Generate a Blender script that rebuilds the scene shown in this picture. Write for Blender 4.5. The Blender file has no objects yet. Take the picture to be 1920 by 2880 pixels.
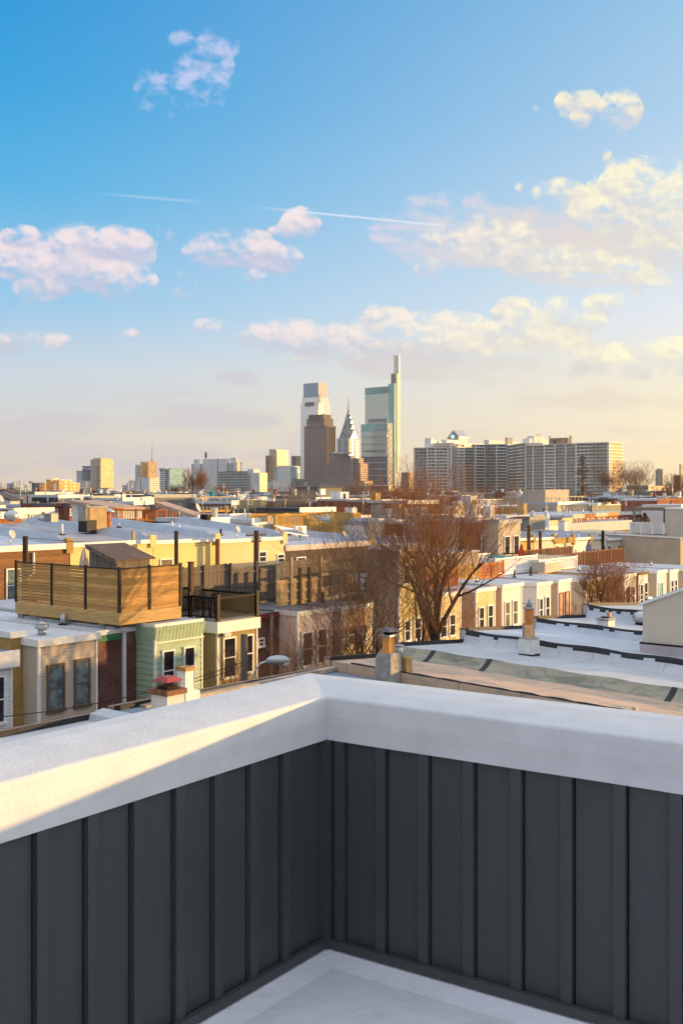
import bpy, math, random
from mathutils import Vector, noise
R = math.radians
C = bpy.context.scene.collection
CZ, F, HY = 12.5, 3040.0, 1378.0          # eye height, focal length in photo pixels, horizon row
GA = R(38.75); SU, CU = math.sin(GA), math.cos(GA)   # street grid
ROT = math.pi/2 - GA

# ---------- placing: photo direction + real distance -> street-grid metres ----------
def dV(px, V): return V/(SU-CU*(px-960)/F)
def uat(px, V): return dV(px, V)*(SU*(px-960)/F+CU)
def dU(px, U): return U/(SU*(px-960)/F+CU)
def vat(px, U): return dU(px, U)*(SU-CU*(px-960)/F)
def zV(px, py, V): return CZ-(py-HY)*dV(px, V)/F
def zU(px, py, U): return CZ-(py-HY)*dU(px, U)/F
def zD(py, D): return CZ-(py-HY)*D/F
def gD(px, D): d = (px-960)/F; return D*(SU*d+CU), D*(SU-CU*d)
def world(u, v, z=0.0): return Vector((u*SU-v*CU, u*CU+v*SU, z))

# ---------- mesh accumulator ----------
class MB:
    def __init__(s): s.v, s.f, s.m, s.mats, s.sm = [], [], [], [], []
    def mi(s, mat):
        if mat not in s.mats: s.mats.append(mat)
        return s.mats.index(mat)
    def face(s, pts, mat, smooth=False):
        b = len(s.v); s.v += [tuple(p) for p in pts]
        s.f.append(tuple(range(b, b+len(pts)))); s.m.append(s.mi(mat)); s.sm.append(smooth)
    def box(s, x0, x1, y0, y1, z0, z1, mat):
        if x0 > x1: x0, x1 = x1, x0
        if y0 > y1: y0, y1 = y1, y0
        b = len(s.v)
        s.v += [(x0,y0,z0),(x1,y0,z0),(x1,y1,z0),(x0,y1,z0),(x0,y0,z1),(x1,y0,z1),(x1,y1,z1),(x0,y1,z1)]
        k = s.mi(mat)
        for q in ((3,2,1,0),(4,5,6,7),(0,1,5,4),(1,2,6,5),(2,3,7,6),(3,0,4,7)):
            s.f.append(tuple(b+i for i in q)); s.m.append(k); s.sm.append(False)
        return s
    def hexa(s, p, mat):       # 4 bottom corners then 4 top corners
        b = len(s.v); s.v += [tuple(q) for q in p]; k = s.mi(mat)
        for q in ((3,2,1,0),(4,5,6,7),(0,1,5,4),(1,2,6,5),(2,3,7,6),(3,0,4,7)):
            s.f.append(tuple(b+i for i in q)); s.m.append(k); s.sm.append(False)
        return s
    def slab(s, x0, x1, y0, y1, zf, zb, th, mat):    # slab sloping from zf (y0) to zb (y1)
        return s.hexa([(x0,y0,zf-th),(x1,y0,zf-th),(x1,y1,zb-th),(x0,y1,zb-th),(x0,y0,zf),(x1,y0,zf),(x1,y1,zb),(x0,y1,zb)], mat)
    def prism(s, poly, axis, a0, a1, mat):           # 2-D outline pushed along an axis
        def P(a, p): return (a,p[0],p[1]) if axis == 'x' else ((p[0],a,p[1]) if axis == 'y' else (p[0],p[1],a))
        n = len(poly); b = len(s.v); k = s.mi(mat)
        s.v += [P(a0,p) for p in poly]+[P(a1,p) for p in poly]
        s.f.append(tuple(b+i for i in range(n))[::-1]); s.m.append(k); s.sm.append(False)
        s.f.append(tuple(b+n+i for i in range(n))); s.m.append(k); s.sm.append(False)
        for i in range(n):
            j = (i+1) % n
            s.f.append((b+i,b+j,b+n+j,b+n+i)); s.m.append(k); s.sm.append(False)
        return s
    def tube(s, pts, rad, mat, n=6, cap=True, smooth=True):
        k = s.mi(mat); rings = []
        if not hasattr(rad, '__len__'): rad = [rad]*len(pts)
        pts = [Vector(p) for p in pts]
        for i, p in enumerate(pts):
            t = (pts[min(i+1,len(pts)-1)]-pts[max(i-1,0)])
            t = t.normalized() if t.length > 1e-9 else Vector((0,0,1))
            a = Vector((1,0,0)) if abs(t.x) < .8 else Vector((0,1,0))
            e1 = t.cross(a).normalized(); e2 = t.cross(e1)
            b = len(s.v); rings.append(b)
            for q in range(n):
                w = 2*math.pi*q/n
                s.v.append(tuple(p+(e1*math.cos(w)+e2*math.sin(w))*rad[i]))
        for i in range(len(rings)-1):
            for q in range(n):
                w = (q+1) % n
                s.f.append((rings[i]+q,rings[i]+w,rings[i+1]+w,rings[i+1]+q)); s.m.append(k); s.sm.append(smooth)
        if cap:
            s.f.append(tuple(rings[0]+q for q in range(n))[::-1]); s.m.append(k); s.sm.append(False)
            s.f.append(tuple(rings[-1]+q for q in range(n))); s.m.append(k); s.sm.append(False)
        return s
    def ball(s, c, r, mat, n=8, sz=1.0):
        pts = []; rr = []
        for i in range(n+1):
            a = -math.pi/2+math.pi*i/n
            pts.append((c[0],c[1],c[2]+r*sz*math.sin(a))); rr.append(max(r*math.cos(a), .001))
        return s.tube(pts, rr, mat, n=n+2, cap=False)
    def clap(s, axis, a0, a1, pl, z0, z1, mat, pitch=.13, dp=.034, out=-1):
        """lap siding as real overlapping boards"""
        k = s.mi(mat); n = max(1, int(round((z1-z0)/pitch))); h = (z1-z0)/n
        def P(a, o, z): return (a, pl+out*o, z) if axis == 'x' else (pl+out*o, a, z)
        for i in range(n):
            zb = z0+i*h; zt = zb+h
            b = len(s.v)
            s.v += [P(a0,dp,zb),P(a1,dp,zb),P(a1,.002,zt),P(a0,.002,zt),P(a0,.002,zb),P(a1,.002,zb)]
            s.f += [(b,b+1,b+2,b+3),(b+4,b+5,b+1,b)]; s.m += [k,k]; s.sm += [False,False]
        return s
    def build(s, name, parent=None, label=None):
        me = bpy.data.meshes.new(name)
        me.from_pydata(s.v, [], s.f)
        for m in s.mats: me.materials.append(m)
        me.polygons.foreach_set('material_index', s.m)
        me.polygons.foreach_set('use_smooth', s.sm)
        me.update()
        o = bpy.data.objects.new(name, me); C.objects.link(o)
        if parent: o.parent = parent
        if label: o['label'] = label
        return o

def thing(name, label, cat, u, v, z=0.0, group=None, rot=ROT):
    o = bpy.data.objects.new(name, None); C.objects.link(o)
    o.location = world(u, v, z); o.rotation_euler = (0,0,rot); o.empty_display_size = .2
    o['label'] = label; o['category'] = cat
    if group: o['group'] = group
    return o
def tag(o, label, cat, group=None):
    o['label'] = label; o['category'] = cat
    if group: o['group'] = group
    return o
def gmesh(mb, name, label, cat, u, v, z=0.0, group=None, rot=ROT):   # a thing that is one mesh
    o = mb.build(name); o.location = world(u,v,z); o.rotation_euler = (0,0,rot)
    return tag(o, label, cat, group)
def struct(mb, name, u=0, v=0, z=0, rot=ROT):
    o = mb.build(name); o.location = world(u,v,z); o.rotation_euler = (0,0,rot); o['kind'] = 'structure'; return o
def copy_tree(o, parent=None):
    c = o.copy(); C.objects.link(c)
    if parent: c.parent = parent
    for ch in list(o.children): copy_tree(ch, c)
    return c

# ---------- materials ----------
class NT:
    def __init__(s, nt): s.t = nt; s.n = nt.nodes; s.l = nt.links
    def new(s, ty, **kw):
        n = s.n.new(ty)
        for k, v in kw.items(): setattr(n, k, v)
        return n
    def put(s, sock, v):
        if isinstance(v, bpy.types.NodeSocket): s.l.new(v, sock)
        else:
            if isinstance(v, (tuple, list)) and len(v) == 3 and sock.type == 'RGBA': v = (*v, 1)
            sock.default_value = v
    def math(s, op, a, b=0.0, c=None, clamp=False):
        n = s.new('ShaderNodeMath', operation=op, use_clamp=clamp)
        s.put(n.inputs[0], a); s.put(n.inputs[1], b)
        if c is not None: s.put(n.inputs[2], c)
        return n.outputs[0]
    def vmath(s, op, a, b=(0,0,0), sc=None):
        n = s.new('ShaderNodeVectorMath', operation=op)
        s.put(n.inputs[0], a); s.put(n.inputs[1], b)
        if sc is not None: s.put(n.inputs[3], sc)
        return n.outputs[1] if op in ('DOT_PRODUCT','LENGTH') else n.outputs[0]
    def mix(s, f, a, b, mode='MIX'):
        n = s.new('ShaderNodeMix', data_type='RGBA', blend_type=mode)
        s.put(n.inputs[0], f); s.put(n.inputs[6], a); s.put(n.inputs[7], b)
        return n.outputs[2]
    def ramp(s, f, a, b, smooth=True):
        n = s.new('ShaderNodeMapRange', interpolation_type='SMOOTHSTEP' if smooth else 'LINEAR')
        s.put(n.inputs[0], f); n.inputs[1].default_value = a; n.inputs[2].default_value = b
        return n.outputs[0]
    def noise(s, vec, scale, detail=4, rough=.55, dist=0.0):
        n = s.new('ShaderNodeTexNoise')
        s.put(n.inputs['Vector'], vec); n.inputs['Scale'].default_value = scale; n.inputs['Detail'].default_value = detail
        n.inputs['Roughness'].default_value = rough; n.inputs['Distortion'].default_value = dist
        return n.outputs[0]
    def comb(s, x, y, z):
        n = s.new('ShaderNodeCombineXYZ'); s.put(n.inputs[0], x); s.put(n.inputs[1], y); s.put(n.inputs[2], z); return n.outputs[0]
    def sep(s, v):
        n = s.new('ShaderNodeSeparateXYZ'); s.put(n.inputs[0], v); return n.outputs
def base_mat(name):
    m = bpy.data.materials.new(name); m.use_nodes = True
    t = NT(m.node_tree); b = m.node_tree.nodes['Principled BSDF']
    return m, t, b
def scl(c, k): return tuple(min(1, x*k) for x in c)
_mc = {}
def plain(name, col, rough=.8, var=.12, scale=3.0, bump=0.0, bs=30.0, metal=0.0, stretch=(1,1,1), dirt=None, spec=.3):
    if name in _mc: return _mc[name]
    m, t, b = base_mat(name)
    co = t.new('ShaderNodeTexCoord').outputs['Object']
    v = t.vmath('MULTIPLY', co, stretch)
    n = t.noise(v, scale, 5, .6)
    c = t.mix(t.ramp(n, .3, .7), scl(col, 1-var), scl(col, 1+var))
    if dirt:
        n2 = t.noise(t.vmath('ADD', v, (7,3,1)), dirt[1], 6, .65)
        c = t.mix(t.ramp(n2, dirt[2], dirt[2]+.15), c, dirt[0])
    t.put(b.inputs['Base Color'], c); b.inputs['Roughness'].default_value = rough
    b.inputs['Metallic'].default_value = metal; b.inputs['Specular IOR Level'].default_value = spec
    if bump:
        bn = t.new('ShaderNodeBump'); bn.inputs['Strength'].default_value = bump; bn.inputs['Distance'].default_value = .02
        t.put(bn.inputs['Height'], t.noise(v, bs, 5, .6)); t.l.new(bn.outputs[0], b.inputs['Normal'])
    _mc[name] = m; return m
def wallcoord(t):
    """s = metres along the wall, z = metres up, whichever way the wall faces"""
    co = t.sep(t.new('ShaderNodeTexCoord').outputs['Object'])
    g = t.new('ShaderNodeNewGeometry'); vt = t.new('ShaderNodeVectorTransform', vector_type='NORMAL', convert_from='WORLD', convert_to='OBJECT')
    t.l.new(g.outputs['True Normal'], vt.inputs[0]); nn = t.sep(vt.outputs[0])
    isx = t.math('GREATER_THAN', t.math('ABSOLUTE', nn[0]), t.math('ABSOLUTE', nn[1]))
    s = t.math('ADD', t.math('MULTIPLY', co[1], isx), t.math('MULTIPLY', co[0], t.math('SUBTRACT', 1.0, isx)))
    up = t.math('GREATER_THAN', t.math('ABSOLUTE', nn[2]), .7)
    return s, co[2], isx, up
def brick(name, c1, c2, mortar=(.35,.3,.26), w=.21, h=.07, mort=.012, patch=None):
    if name in _mc: return _mc[name]
    m, t, b = base_mat(name)
    s, z, isx, up = wallcoord(t); v = t.comb(s, z, 0)
    n = t.new('ShaderNodeTexBrick'); t.put(n.inputs['Vector'], v)
    n.inputs['Scale'].default_value = 1; n.inputs['Brick Width'].default_value = w; n.inputs['Row Height'].default_value = h
    n.inputs['Mortar Size'].default_value = mort; n.inputs['Bias'].default_value = 0
    t.put(n.inputs['Color1'], c1); t.put(n.inputs['Color2'], c2); t.put(n.inputs['Mortar'], mortar)
    c = t.mix(t.ramp(t.noise(v, .9, 5, .65), .35, .7), n.outputs[0], scl(c1, .55))
    if patch: c = t.mix(t.ramp(t.noise(t.vmath('ADD', v, (5,9,0)), .8, 5, .6), .55, .65), c, patch)
    t.put(b.inputs['Base Color'], c); b.inputs['Roughness'].default_value = .9
    _mc[name] = m; return m
def facade(name, wall, glass, pu=3.0, pz=3.3, wu=.6, wz=.5, gl_rough=.15, lit=None, spand=None, metal=0.0, jit=.5, wall_side=None, vline=None, wallrough=.7):
    """repeating window grid in the surface: recessed-looking panes are glossier and darker than the wall"""
    if name in _mc: return _mc[name]
    m, t, b = base_mat(name)
    s, z, isx, up = wallcoord(t)
    a = t.math('DIVIDE', s, pu); c = t.math('DIVIDE', z, pz)
    fa = t.math('FRACT', a); fc = t.math('FRACT', c)
    ma = t.math('LESS_THAN', t.math('ABSOLUTE', t.math('SUBTRACT', fa, .5)), wu/2)
    mc = t.math('LESS_THAN', t.math('ABSOLUTE', t.math('SUBTRACT', fc, .5)), wz/2)
    mask = t.math('MULTIPLY', t.math('MULTIPLY', ma, mc), t.math('SUBTRACT', 1.0, up))
    wn = t.new('ShaderNodeTexWhiteNoise', noise_dimensions='3D')
    t.put(wn.inputs[0], t.comb(t.math('FLOOR', a), t.math('FLOOR', c), isx))
    gcol = t.mix(wn.outputs[0], scl(glass, 1-jit), scl(glass, 1+jit))
    if lit:
        g2 = t.math('GREATER_THAN', wn.outputs[0], lit[1]); gcol = t.mix(g2, gcol, lit[0])
    wc = t.mix(t.ramp(t.noise(t.comb(s, z, 0), .08, 4), .3, .7), scl(wall, .93), scl(wall, 1.07))
    if spand: wc = t.mix(t.math('MULTIPLY', mc, t.math('SUBTRACT', 1.0, up)), wc, spand)
    t.put(b.inputs['Base Color'], t.mix(mask, wc, gcol))
    t.put(b.inputs['Roughness'], t.math('ADD', t.math('MULTIPLY', mask, gl_rough-wallrough), wallrough))
    t.put(b.inputs['Metallic'], t.math('MULTIPLY', mask, metal))
    _mc[name] = m; return m
def glass(name='window_glass', col=(.03,.035,.045), rough=.06, met=0.0, spec=.9, cur=None):
    if name in _mc: return _mc[name]
    m, t, b = base_mat(name)
    co = t.new('ShaderNodeTexCoord').outputs['Object']
    c = t.mix(t.ramp(t.noise(co, 2.5, 3), .35, .65), scl(col, .6), scl(col, 1.5))
    if cur:   # curtains or blinds behind the pane
        c = t.mix(t.ramp(t.sep(co)[2], cur[1], cur[1]+.03), cur[0], c)
    t.put(b.inputs['Base Color'], c); b.inputs['Roughness'].default_value = rough
    b.inputs['Metallic'].default_value = met; b.inputs['Specular IOR Level'].default_value = spec
    bn = t.new('ShaderNodeBump'); bn.inputs['Strength'].default_value = .08; bn.inputs['Distance'].default_value = .01
    t.put(bn.inputs['Height'], t.noise(co, 3, 2)); t.l.new(bn.outputs[0], b.inputs['Normal'])
    _mc[name] = m; return m
def wood(name, col, var=.35, plank=.14, axis=2, gap=None, grey=0.0, rough=.75):
    """sawn boards: each board its own tone, long grain along it. axis: direction across the boards"""
    if name in _mc: return _mc[name]
    m, t, b = base_mat(name)
    cs = t.sep(t.new('ShaderNodeTexCoord').outputs['Object'])
    if axis == 2: across = cs[2]; along = t.math('ADD', cs[0], cs[1])
    else: across = t.math('ADD', cs[0], cs[1]); along = cs[2]
    idx = t.math('FLOOR', t.math('DIVIDE', across, plank))
    wn = t.new('ShaderNodeTexWhiteNoise', noise_dimensions='1D'); t.put(wn.inputs['W'], idx)
    gr = t.noise(t.comb(t.math('MULTIPLY', across, 30.0), t.math('MULTIPLY', along, 1.5), idx), 1.0, 4, .6)
    kn = t.noise(t.comb(t.math('MULTIPLY', across, 8.0), t.math('MULTIPLY', along, 2.0), t.math('ADD', idx, 9.0)), 1.0, 3, .5)
    c = t.mix(wn.outputs[0], scl(col, 1-var), scl(col, 1+var))
    c = t.mix(t.ramp(gr, .35, .75), c, scl(col, .6)); c = t.mix(t.ramp(kn, .62, .8), c, scl(col, .4))
    t.put(b.inputs['Base Color'], c); b.inputs['Roughness'].default_value = rough
    b.inputs['Specular IOR Level'].default_value = .25
    _mc[name] = m; return m
def membrane(name, col, seam=1.0, axis=0, stain=(.35,.36,.38), amt=.62, rough=.55, patch=None, seamdark=.7):
    """flat roof sheet: weathering, ponding stains and welded seams"""
    if name in _mc: return _mc[name]
    m, t, b = base_mat(name)
    co = t.new('ShaderNodeTexCoord').outputs['Object']; cs = t.sep(co)
    n1 = t.noise(co, .6, 6, .65, .4); n2 = t.noise(t.vmath('MULTIPLY', co, (1,.3,1)), 2.5, 6, .7)
    c = t.mix(t.ramp(n1, .3, .7), scl(col, .88), scl(col, 1.08))
    c = t.mix(t.math('MULTIPLY', t.ramp(n2, amt, amt+.16), .7), c, stain)
    n3 = t.noise(t.vmath('ADD', co, (11,5,2)), .45, 4, .5, 1.2); c = t.mix(t.math('MULTIPLY', t.ramp(t.math('ABSOLUTE', t.math('SUBTRACT', n3, .5)), .022, .0), .35), c, stain)
    if seam:
        f = t.math('FRACT', t.math('DIVIDE', cs[axis], seam))
        c = t.mix(t.math('MULTIPLY', t.math('LESS_THAN', f, .03/seam), .8), c, scl(col, seamdark))
    if patch: c = t.mix(t.ramp(t.noise(t.vmath('ADD', co, (3,1,4)), .5, 3, .5), .62, .66), c, patch)
    t.put(b.inputs['Base Color'], c); b.inputs['Roughness'].default_value = rough
    b.inputs['Specular IOR Level'].default_value = .35
    bn = t.new('ShaderNodeBump'); bn.inputs['Strength'].default_value = .35; bn.inputs['Distance'].default_value = .03
    t.put(bn.inputs['Height'], t.noise(co, 2.2, 7, .7)); t.l.new(bn.outputs[0], b.inputs['Normal'])
    _mc[name] = m; return m

WHITE = plain('white_paint', (.78,.77,.75), .6, .06, 2, dirt=((.5,.47,.42), 1.5, .68))
TRIM = plain('white_trim', (.8,.79,.77), .5, .05, 3)
BLACK = plain('black_metal', (.012,.01,.009), .6, .2, 8, spec=.15)
TAR = plain('roof_tar', (.02,.022,.026), .6, .4, 6, .4, 20)
CONC = plain('concrete', (.38,.36,.33), .9, .22, 3, .3, 25, dirt=((.16,.14,.12), 2.5, .6))
GALV = plain('galvanised_metal', (.5,.5,.5), .35, .15, 5, metal=.8)
GLASS = glass()
GLASS_B = glass('window_glass_blinds', (.06,.07,.08), .1, cur=((.42,.47,.48), .0))
BROWNTRIM = plain('brown_window_trim', (.14,.1,.075), .6, .15, 6)
BARK = plain('tree_bark', (.085,.055,.038), .95, .3, 10, .5, 40)
BARKD = plain('dark_tree_bark', (.05,.036,.028), .95, .3, 10, .5, 40)
TWIG = plain('reddish_twigs', (.27,.115,.045), .9, .3, 4)
ROOFW = membrane('roof_white_membrane', (.62,.64,.66), 1.0, 0)
ROOFL = membrane('roof_silver_membrane', (.5,.52,.56), .95, 0, (.3,.31,.34))
ROOFB = membrane('roof_blue_grey_membrane', (.3,.34,.4), 1.0, 0, (.2,.2,.23), .55)
ROOFG = membrane('roof_dark_membrane', (.13,.13,.14), 1.0, 0, (.3,.3,.3), .6)
# =============== camera, light, sky ===============
scn = bpy.context.scene
cam = bpy.data.cameras.new('camera'); co = bpy.data.objects.new('camera', cam); C.objects.link(co)
co.location = (0,0,CZ); co.rotation_euler = (R(90),0,0)
cam.sensor_fit = 'VERTICAL'; cam.sensor_height = 36; cam.lens = 38.0
cam.shift_y = (1378-1440)/2880; cam.clip_start = .05; cam.clip_end = 30000
scn.camera = co
SAZ, SEL = R(76), R(3.6)
sd = Vector((math.sin(SAZ)*math.cos(SEL), math.cos(SAZ)*math.cos(SEL), math.sin(SEL)))
sl = bpy.data.lights.new('sun', 'SUN'); sl.energy = 5.0; sl.angle = R(.7); sl.color = (1,.6,.2)
so = bpy.data.objects.new('sun', sl); C.objects.link(so); so.rotation_euler = (-sd).to_track_quat('-Z','Y').to_euler(); so.location = (50,20,60)
scn.view_settings.view_transform = 'Standard'; scn.view_settings.look = 'None'
scn.view_settings.exposure = 0.75; scn.view_settings.gamma = 1.0
def lin(c): return tuple(((x/255+.055)/1.055)**2.4 if x > 10 else x/255/12.92 for x in c)
w = bpy.data.worlds.new('World'); scn.world = w; w.use_nodes = True
t = NT(w.node_tree); bg = w.node_tree.nodes['Background']; outw = w.node_tree.nodes['World Output']
dirv = t.new('ShaderNodeTexCoord').outputs['Generated']; dx, dy, dz = t.sep(dirv)
hyp = t.math('SQRT', t.math('ADD', t.math('MULTIPLY', dx, dx), t.math('MULTIPLY', dy, dy)))
hyp = t.math('MAXIMUM', hyp, .001)
el = t.math('DIVIDE', dz, hyp); az = t.math('ARCTAN2', dx, dy)
def cramp(f, stops):
    n = t.new('ShaderNodeValToRGB'); t.put(n.inputs[0], f); e = n.color_ramp.elements
    while len(e) < len(stops): e.new(.5)
    for q, (p, c) in zip(e, stops): q.position = p; q.color = (*c, 1)
    return n.outputs[0]
ef = t.math('MULTIPLY', el, 1.25)     # ramp position = slope * 1.25
NIS = [(0,(97,77,32)),(.12,(108,106,76)),(.22,(91,100,92)),(.34,(79,91,91)),(.566,(66,78,84))]; NT_ = (.12,.5,.8)
def T_(pos, c):      # sky radiance wanted in the picture, less what the Sky Texture already gives
    i = max(j for j in range(len(NIS)) if NIS[j][0] <= pos+1e-6); n = lin(NIS[i][1]); g_ = 2**.75
    return (pos, tuple(max(.0, (x-m*k_)/g_/.607) for x, m, k_ in zip(lin(c), n, NT_)))
LFT = [T_(0,(222,208,192)),T_(.032,(214,204,194)),T_(.134,(198,214,226)),T_(.208,(148,202,232)),T_(.336,(78,180,230)),T_(.45,(40,164,224)),T_(.566,(12,150,218)),(.78,(.3,.42,.62)),(1.0,(1.1,1.1,1.14))]  # top stop of both ramps: unseen zenith raised above the visible sky as fill
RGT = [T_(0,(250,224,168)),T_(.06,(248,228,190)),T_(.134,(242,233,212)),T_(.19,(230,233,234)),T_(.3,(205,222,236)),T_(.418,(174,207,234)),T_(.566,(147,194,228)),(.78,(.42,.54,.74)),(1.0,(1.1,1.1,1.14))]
cl, cr = cramp(ef, LFT), cramp(ef, RGT)
side = t.math('POWER', t.ramp(az, -.33, .33, False), 1.4)
sky = t.mix(side, cl, cr)
# behind the viewer: pale unseen sky, brightened to fill the shade; round the sun: bright warm glow
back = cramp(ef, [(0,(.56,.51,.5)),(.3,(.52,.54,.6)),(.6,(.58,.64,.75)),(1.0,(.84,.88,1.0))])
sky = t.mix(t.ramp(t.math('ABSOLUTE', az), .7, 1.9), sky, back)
glow = t.math('POWER', t.math('MAXIMUM', t.vmath('DOT_PRODUCT', dirv, tuple(sd)), 0.0), 14.0)
sky = t.mix(t.math('MULTIPLY', glow, .9), sky, (2.2,1.6,.9), 'ADD')
# clouds, each an ellipse of cloud in azimuth slope / elevation slope
yy = t.math('MAXIMUM', dy, .02)
ca = t.math('DIVIDE', dx, yy); ce = t.math('DIVIDE', dz, yy)
cvec = t.comb(ca, t.math('MULTIPLY', ce, 1.35), 0.0); pvec = t.comb(ca, ce, 0.0)
def n2(vec, scale, detail, rough, dist):
    n = t.new('ShaderNodeTexNoise', noise_dimensions='2D'); t.put(n.inputs['Vector'], vec); n.inputs['Scale'].default_value = scale
    n.inputs['Detail'].default_value = detail; n.inputs['Roughness'].default_value = rough; n.inputs['Distortion'].default_value = dist; return n.outputs[0]
nz = n2(cvec, 34, 5, .62, .0); nzo = n2(t.vmath('ADD', cvec, (-.0035,-.0065,0)), 34, 4, .6, .0); nz2 = n2(t.vmath('ADD', cvec, (3,2,1)), 11, 2, .5, .0)
nzw = n2(t.comb(ca, t.math('MULTIPLY', ce, 6.0), 2.0), 9, 3, .6, 0)
CUM = [(1625,290,70,40,0),(1632,338,38,24,0),(1745,308,66,52,-10),(1505,305,20,12,0),(1570,330,30,12,20),(1705,438,18,22,0),
 (1790,600,190,105,8),(1765,515,85,62,0),(1570,545,85,38,5),(1880,560,90,90,0),(1350,680,190,58,-8),(1205,755,62,28,-20),(1560,738,185,48,0),(1895,690,120,80,0),
 (1765,765,70,36,0),(1830,800,66,34,0),(1825,838,38,12,0),(1460,525,18,14,0),(1590,790,40,20,0),
 (20,735,135,85,0),(190,765,185,50,5),(345,690,95,48,0),(355,795,92,50,0),(110,812,80,40,0),(240,690,130,40,0),(60,665,70,26,0),
 (655,705,145,52,5),(775,725,80,40,0),(545,662,42,18,15),(845,632,62,40,-15),(800,650,50,20,0),(718,780,42,20,0),(520,822,50,28,10),(478,660,18,18,0),(515,770,24,16,0),(545,805,20,30,0),(655,795,24,14,0),
 (830,948,185,40,3),(1000,968,210,46,0),(1085,900,75,40,0),(1235,935,175,50,0),(1430,985,250,62,0),(1560,905,150,60,-5),(1440,880,62,38,0),(1700,850,68,34,0),(1210,975,160,40,0),
 (1790,1015,290,40,0),(1880,985,120,32,0),(85,960,125,30,-10),(372,942,48,16,0),(600,922,75,24,0),(860,1010,60,12,0)]
WSP = [(440,270,75,75,0),(500,235,90,90,0),(575,200,85,95,0),(615,130,62,75,0),(510,110,40,30,0),
 (480,1132,230,26,3),(120,1188,240,26,0),(560,1185,240,40,0),(1590,1122,190,36,0),(1760,1128,80,20,0),(665,1068,75,22,8),(1890,1135,70,16,0),(60,1228,140,20,0),(1500,1240,700,36,0),(300,1290,600,60,0),(90,1040,150,12,3),(1150,1020,200,50,0),(1450,1000,260,70,0),(230,720,220,70,0),(1300,650,260,90,0),(1650,660,300,120,0)]
ramp_x = t.math('MULTIPLY_ADD', ca, F/2300, .5)      # horizontal slope -> 0..1 over the clouds' span
def acc(L):
    """cloud belts: each belt stores its centre height and half depth along the horizon in one ramp"""
    belts = []
    for e in sorted(L, key=lambda q: -q[2]):
        x, y, rx, ry = e[:4]
        for B in belts:
            near = [q for q in B if abs(q[0]-x) < q[2]+rx+12]
            if sum(7 if q[2] > 50 else 5 for q in B) <= 24 and all(abs(q[1]-y) < (q[3]+ry)*.9 for q in near) and all(abs(q[0]-x) > 40 for q in B): B.append(e); break
        else: belts.append([e])
    tot = None; top = None
    for B in belts:
        xs = set()
        for x, y, rx, ry, _ in B:
            for q in ((-1.1,-.96,-.6,0,.6,.96,1.1) if rx > 50 else (-1.25,-.9,0,.9,1.25)): xs.add(x+rx*q)
        xs = sorted(xs); st = []; last = None
        for x_ in xs:
            if last is not None and x_-last < 4: continue
            last = x_; up_, dn_ = None, None
            for x, y, rx, ry, _ in B:
                tt = (x_-x)/rx
                if abs(tt) <= 1:
                    h_ = ry*math.sqrt(1-tt*tt); up_ = y-h_ if up_ is None else min(up_, y-h_); dn_ = y+h_ if dn_ is None else max(dn_, y+h_)
            if up_ is None: c_, h_ = min(B, key=lambda q: abs(q[0]-x_))[1], 0
            else: c_, h_ = (up_+dn_)/2, (dn_-up_)/2
            st.append(((x_-960)/2300+.5, c_, h_))
        st = [q for q in st if 0 <= q[0] <= 1][:32]
        if len(st) < 2: continue
        n = t.new('ShaderNodeValToRGB'); t.l.new(ramp_x, n.inputs[0]); e = n.color_ramp.elements
        while len(e) < len(st): e.new(.5)
        for q, (p_, c_, h_) in zip(e, st): q.position = p_; q.color = ((HY-c_)/F, h_/F*1.5, 0, 1)
        rgb = t.sep(n.outputs[0])
        v = t.math('DIVIDE', t.math('SUBTRACT', ce, rgb[0]), t.math('MAXIMUM', rgb[1], .0006))
        d = t.math('MAXIMUM', t.math('MULTIPLY_ADD', t.math('MULTIPLY', v, v), -1.0, 1.0), 0.0)
        d = t.math('MULTIPLY', d, t.ramp(rgb[1], .0006, .012))
        tot = d if tot is None else t.math('ADD', tot, d)
        top = t.math('MULTIPLY', d, v) if top is None else t.math('MULTIPLY_ADD', d, v, top)
    print('cloud belts', len(belts)); return tot, top
tot, top = acc(CUM)
front = t.ramp(dy, .02, .2)
dens = t.math('ADD', t.math('MULTIPLY', t.math('MINIMUM', tot, 1.1), 1.15), t.math('MULTIPLY', t.math('SUBTRACT', nz, .5), 4.0))
dens = t.math('ADD', dens, t.math('MULTIPLY', t.math('SUBTRACT', nz2, .5), 2.0))
dens = t.math('MULTIPLY', dens, t.ramp(tot, 0.0, .25))
msk = t.ramp(dens, .12, 1.6)
msk = t.math('MULTIPLY', t.math('MULTIPLY', msk, front), .92)
hgt = t.math('DIVIDE', top, t.math('ADD', tot, .05))
litf = t.ramp(t.math('ADD', t.math('MULTIPLY', hgt, .9), t.math('MULTIPLY', t.math('SUBTRACT', nzo, nz), -1.7)), -.55, .65)
warm = t.ramp(ca, -.1, .28)
sh = t.mix(warm, lin((186,186,210)), lin((214,204,200))); lt = t.mix(warm, lin((246,222,218)), lin((255,240,196)))
low = t.ramp(ce, .15, .1); sh = t.mix(low, sh, lin((206,196,196)))
wtot, _ = acc(WSP)
wm = t.math('MULTIPLY', t.math('MULTIPLY', t.ramp(t.math('ADD', t.math('MULTIPLY_ADD', t.ramp(ce, .24, .33), -.5, t.math('MINIMUM', wtot, 1.2)), t.math('MULTIPLY', t.math('SUBTRACT', t.mix(t.ramp(ce, .3, .2), nz, nzw), .5), 3.4)), .2, 1.35), front), t.math('MULTIPLY_ADD', t.ramp(ce, .24, .33), -.15, .85))
wcol = t.mix(warm, t.mix(t.ramp(ce, .12, .3), lin((200,190,200)), lin((214,208,234))), lin((228,206,188)))
wm = t.math('MULTIPLY', wm, t.ramp(wtot, .0, .35)); sky = t.mix(wm, sky, wcol)
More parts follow.
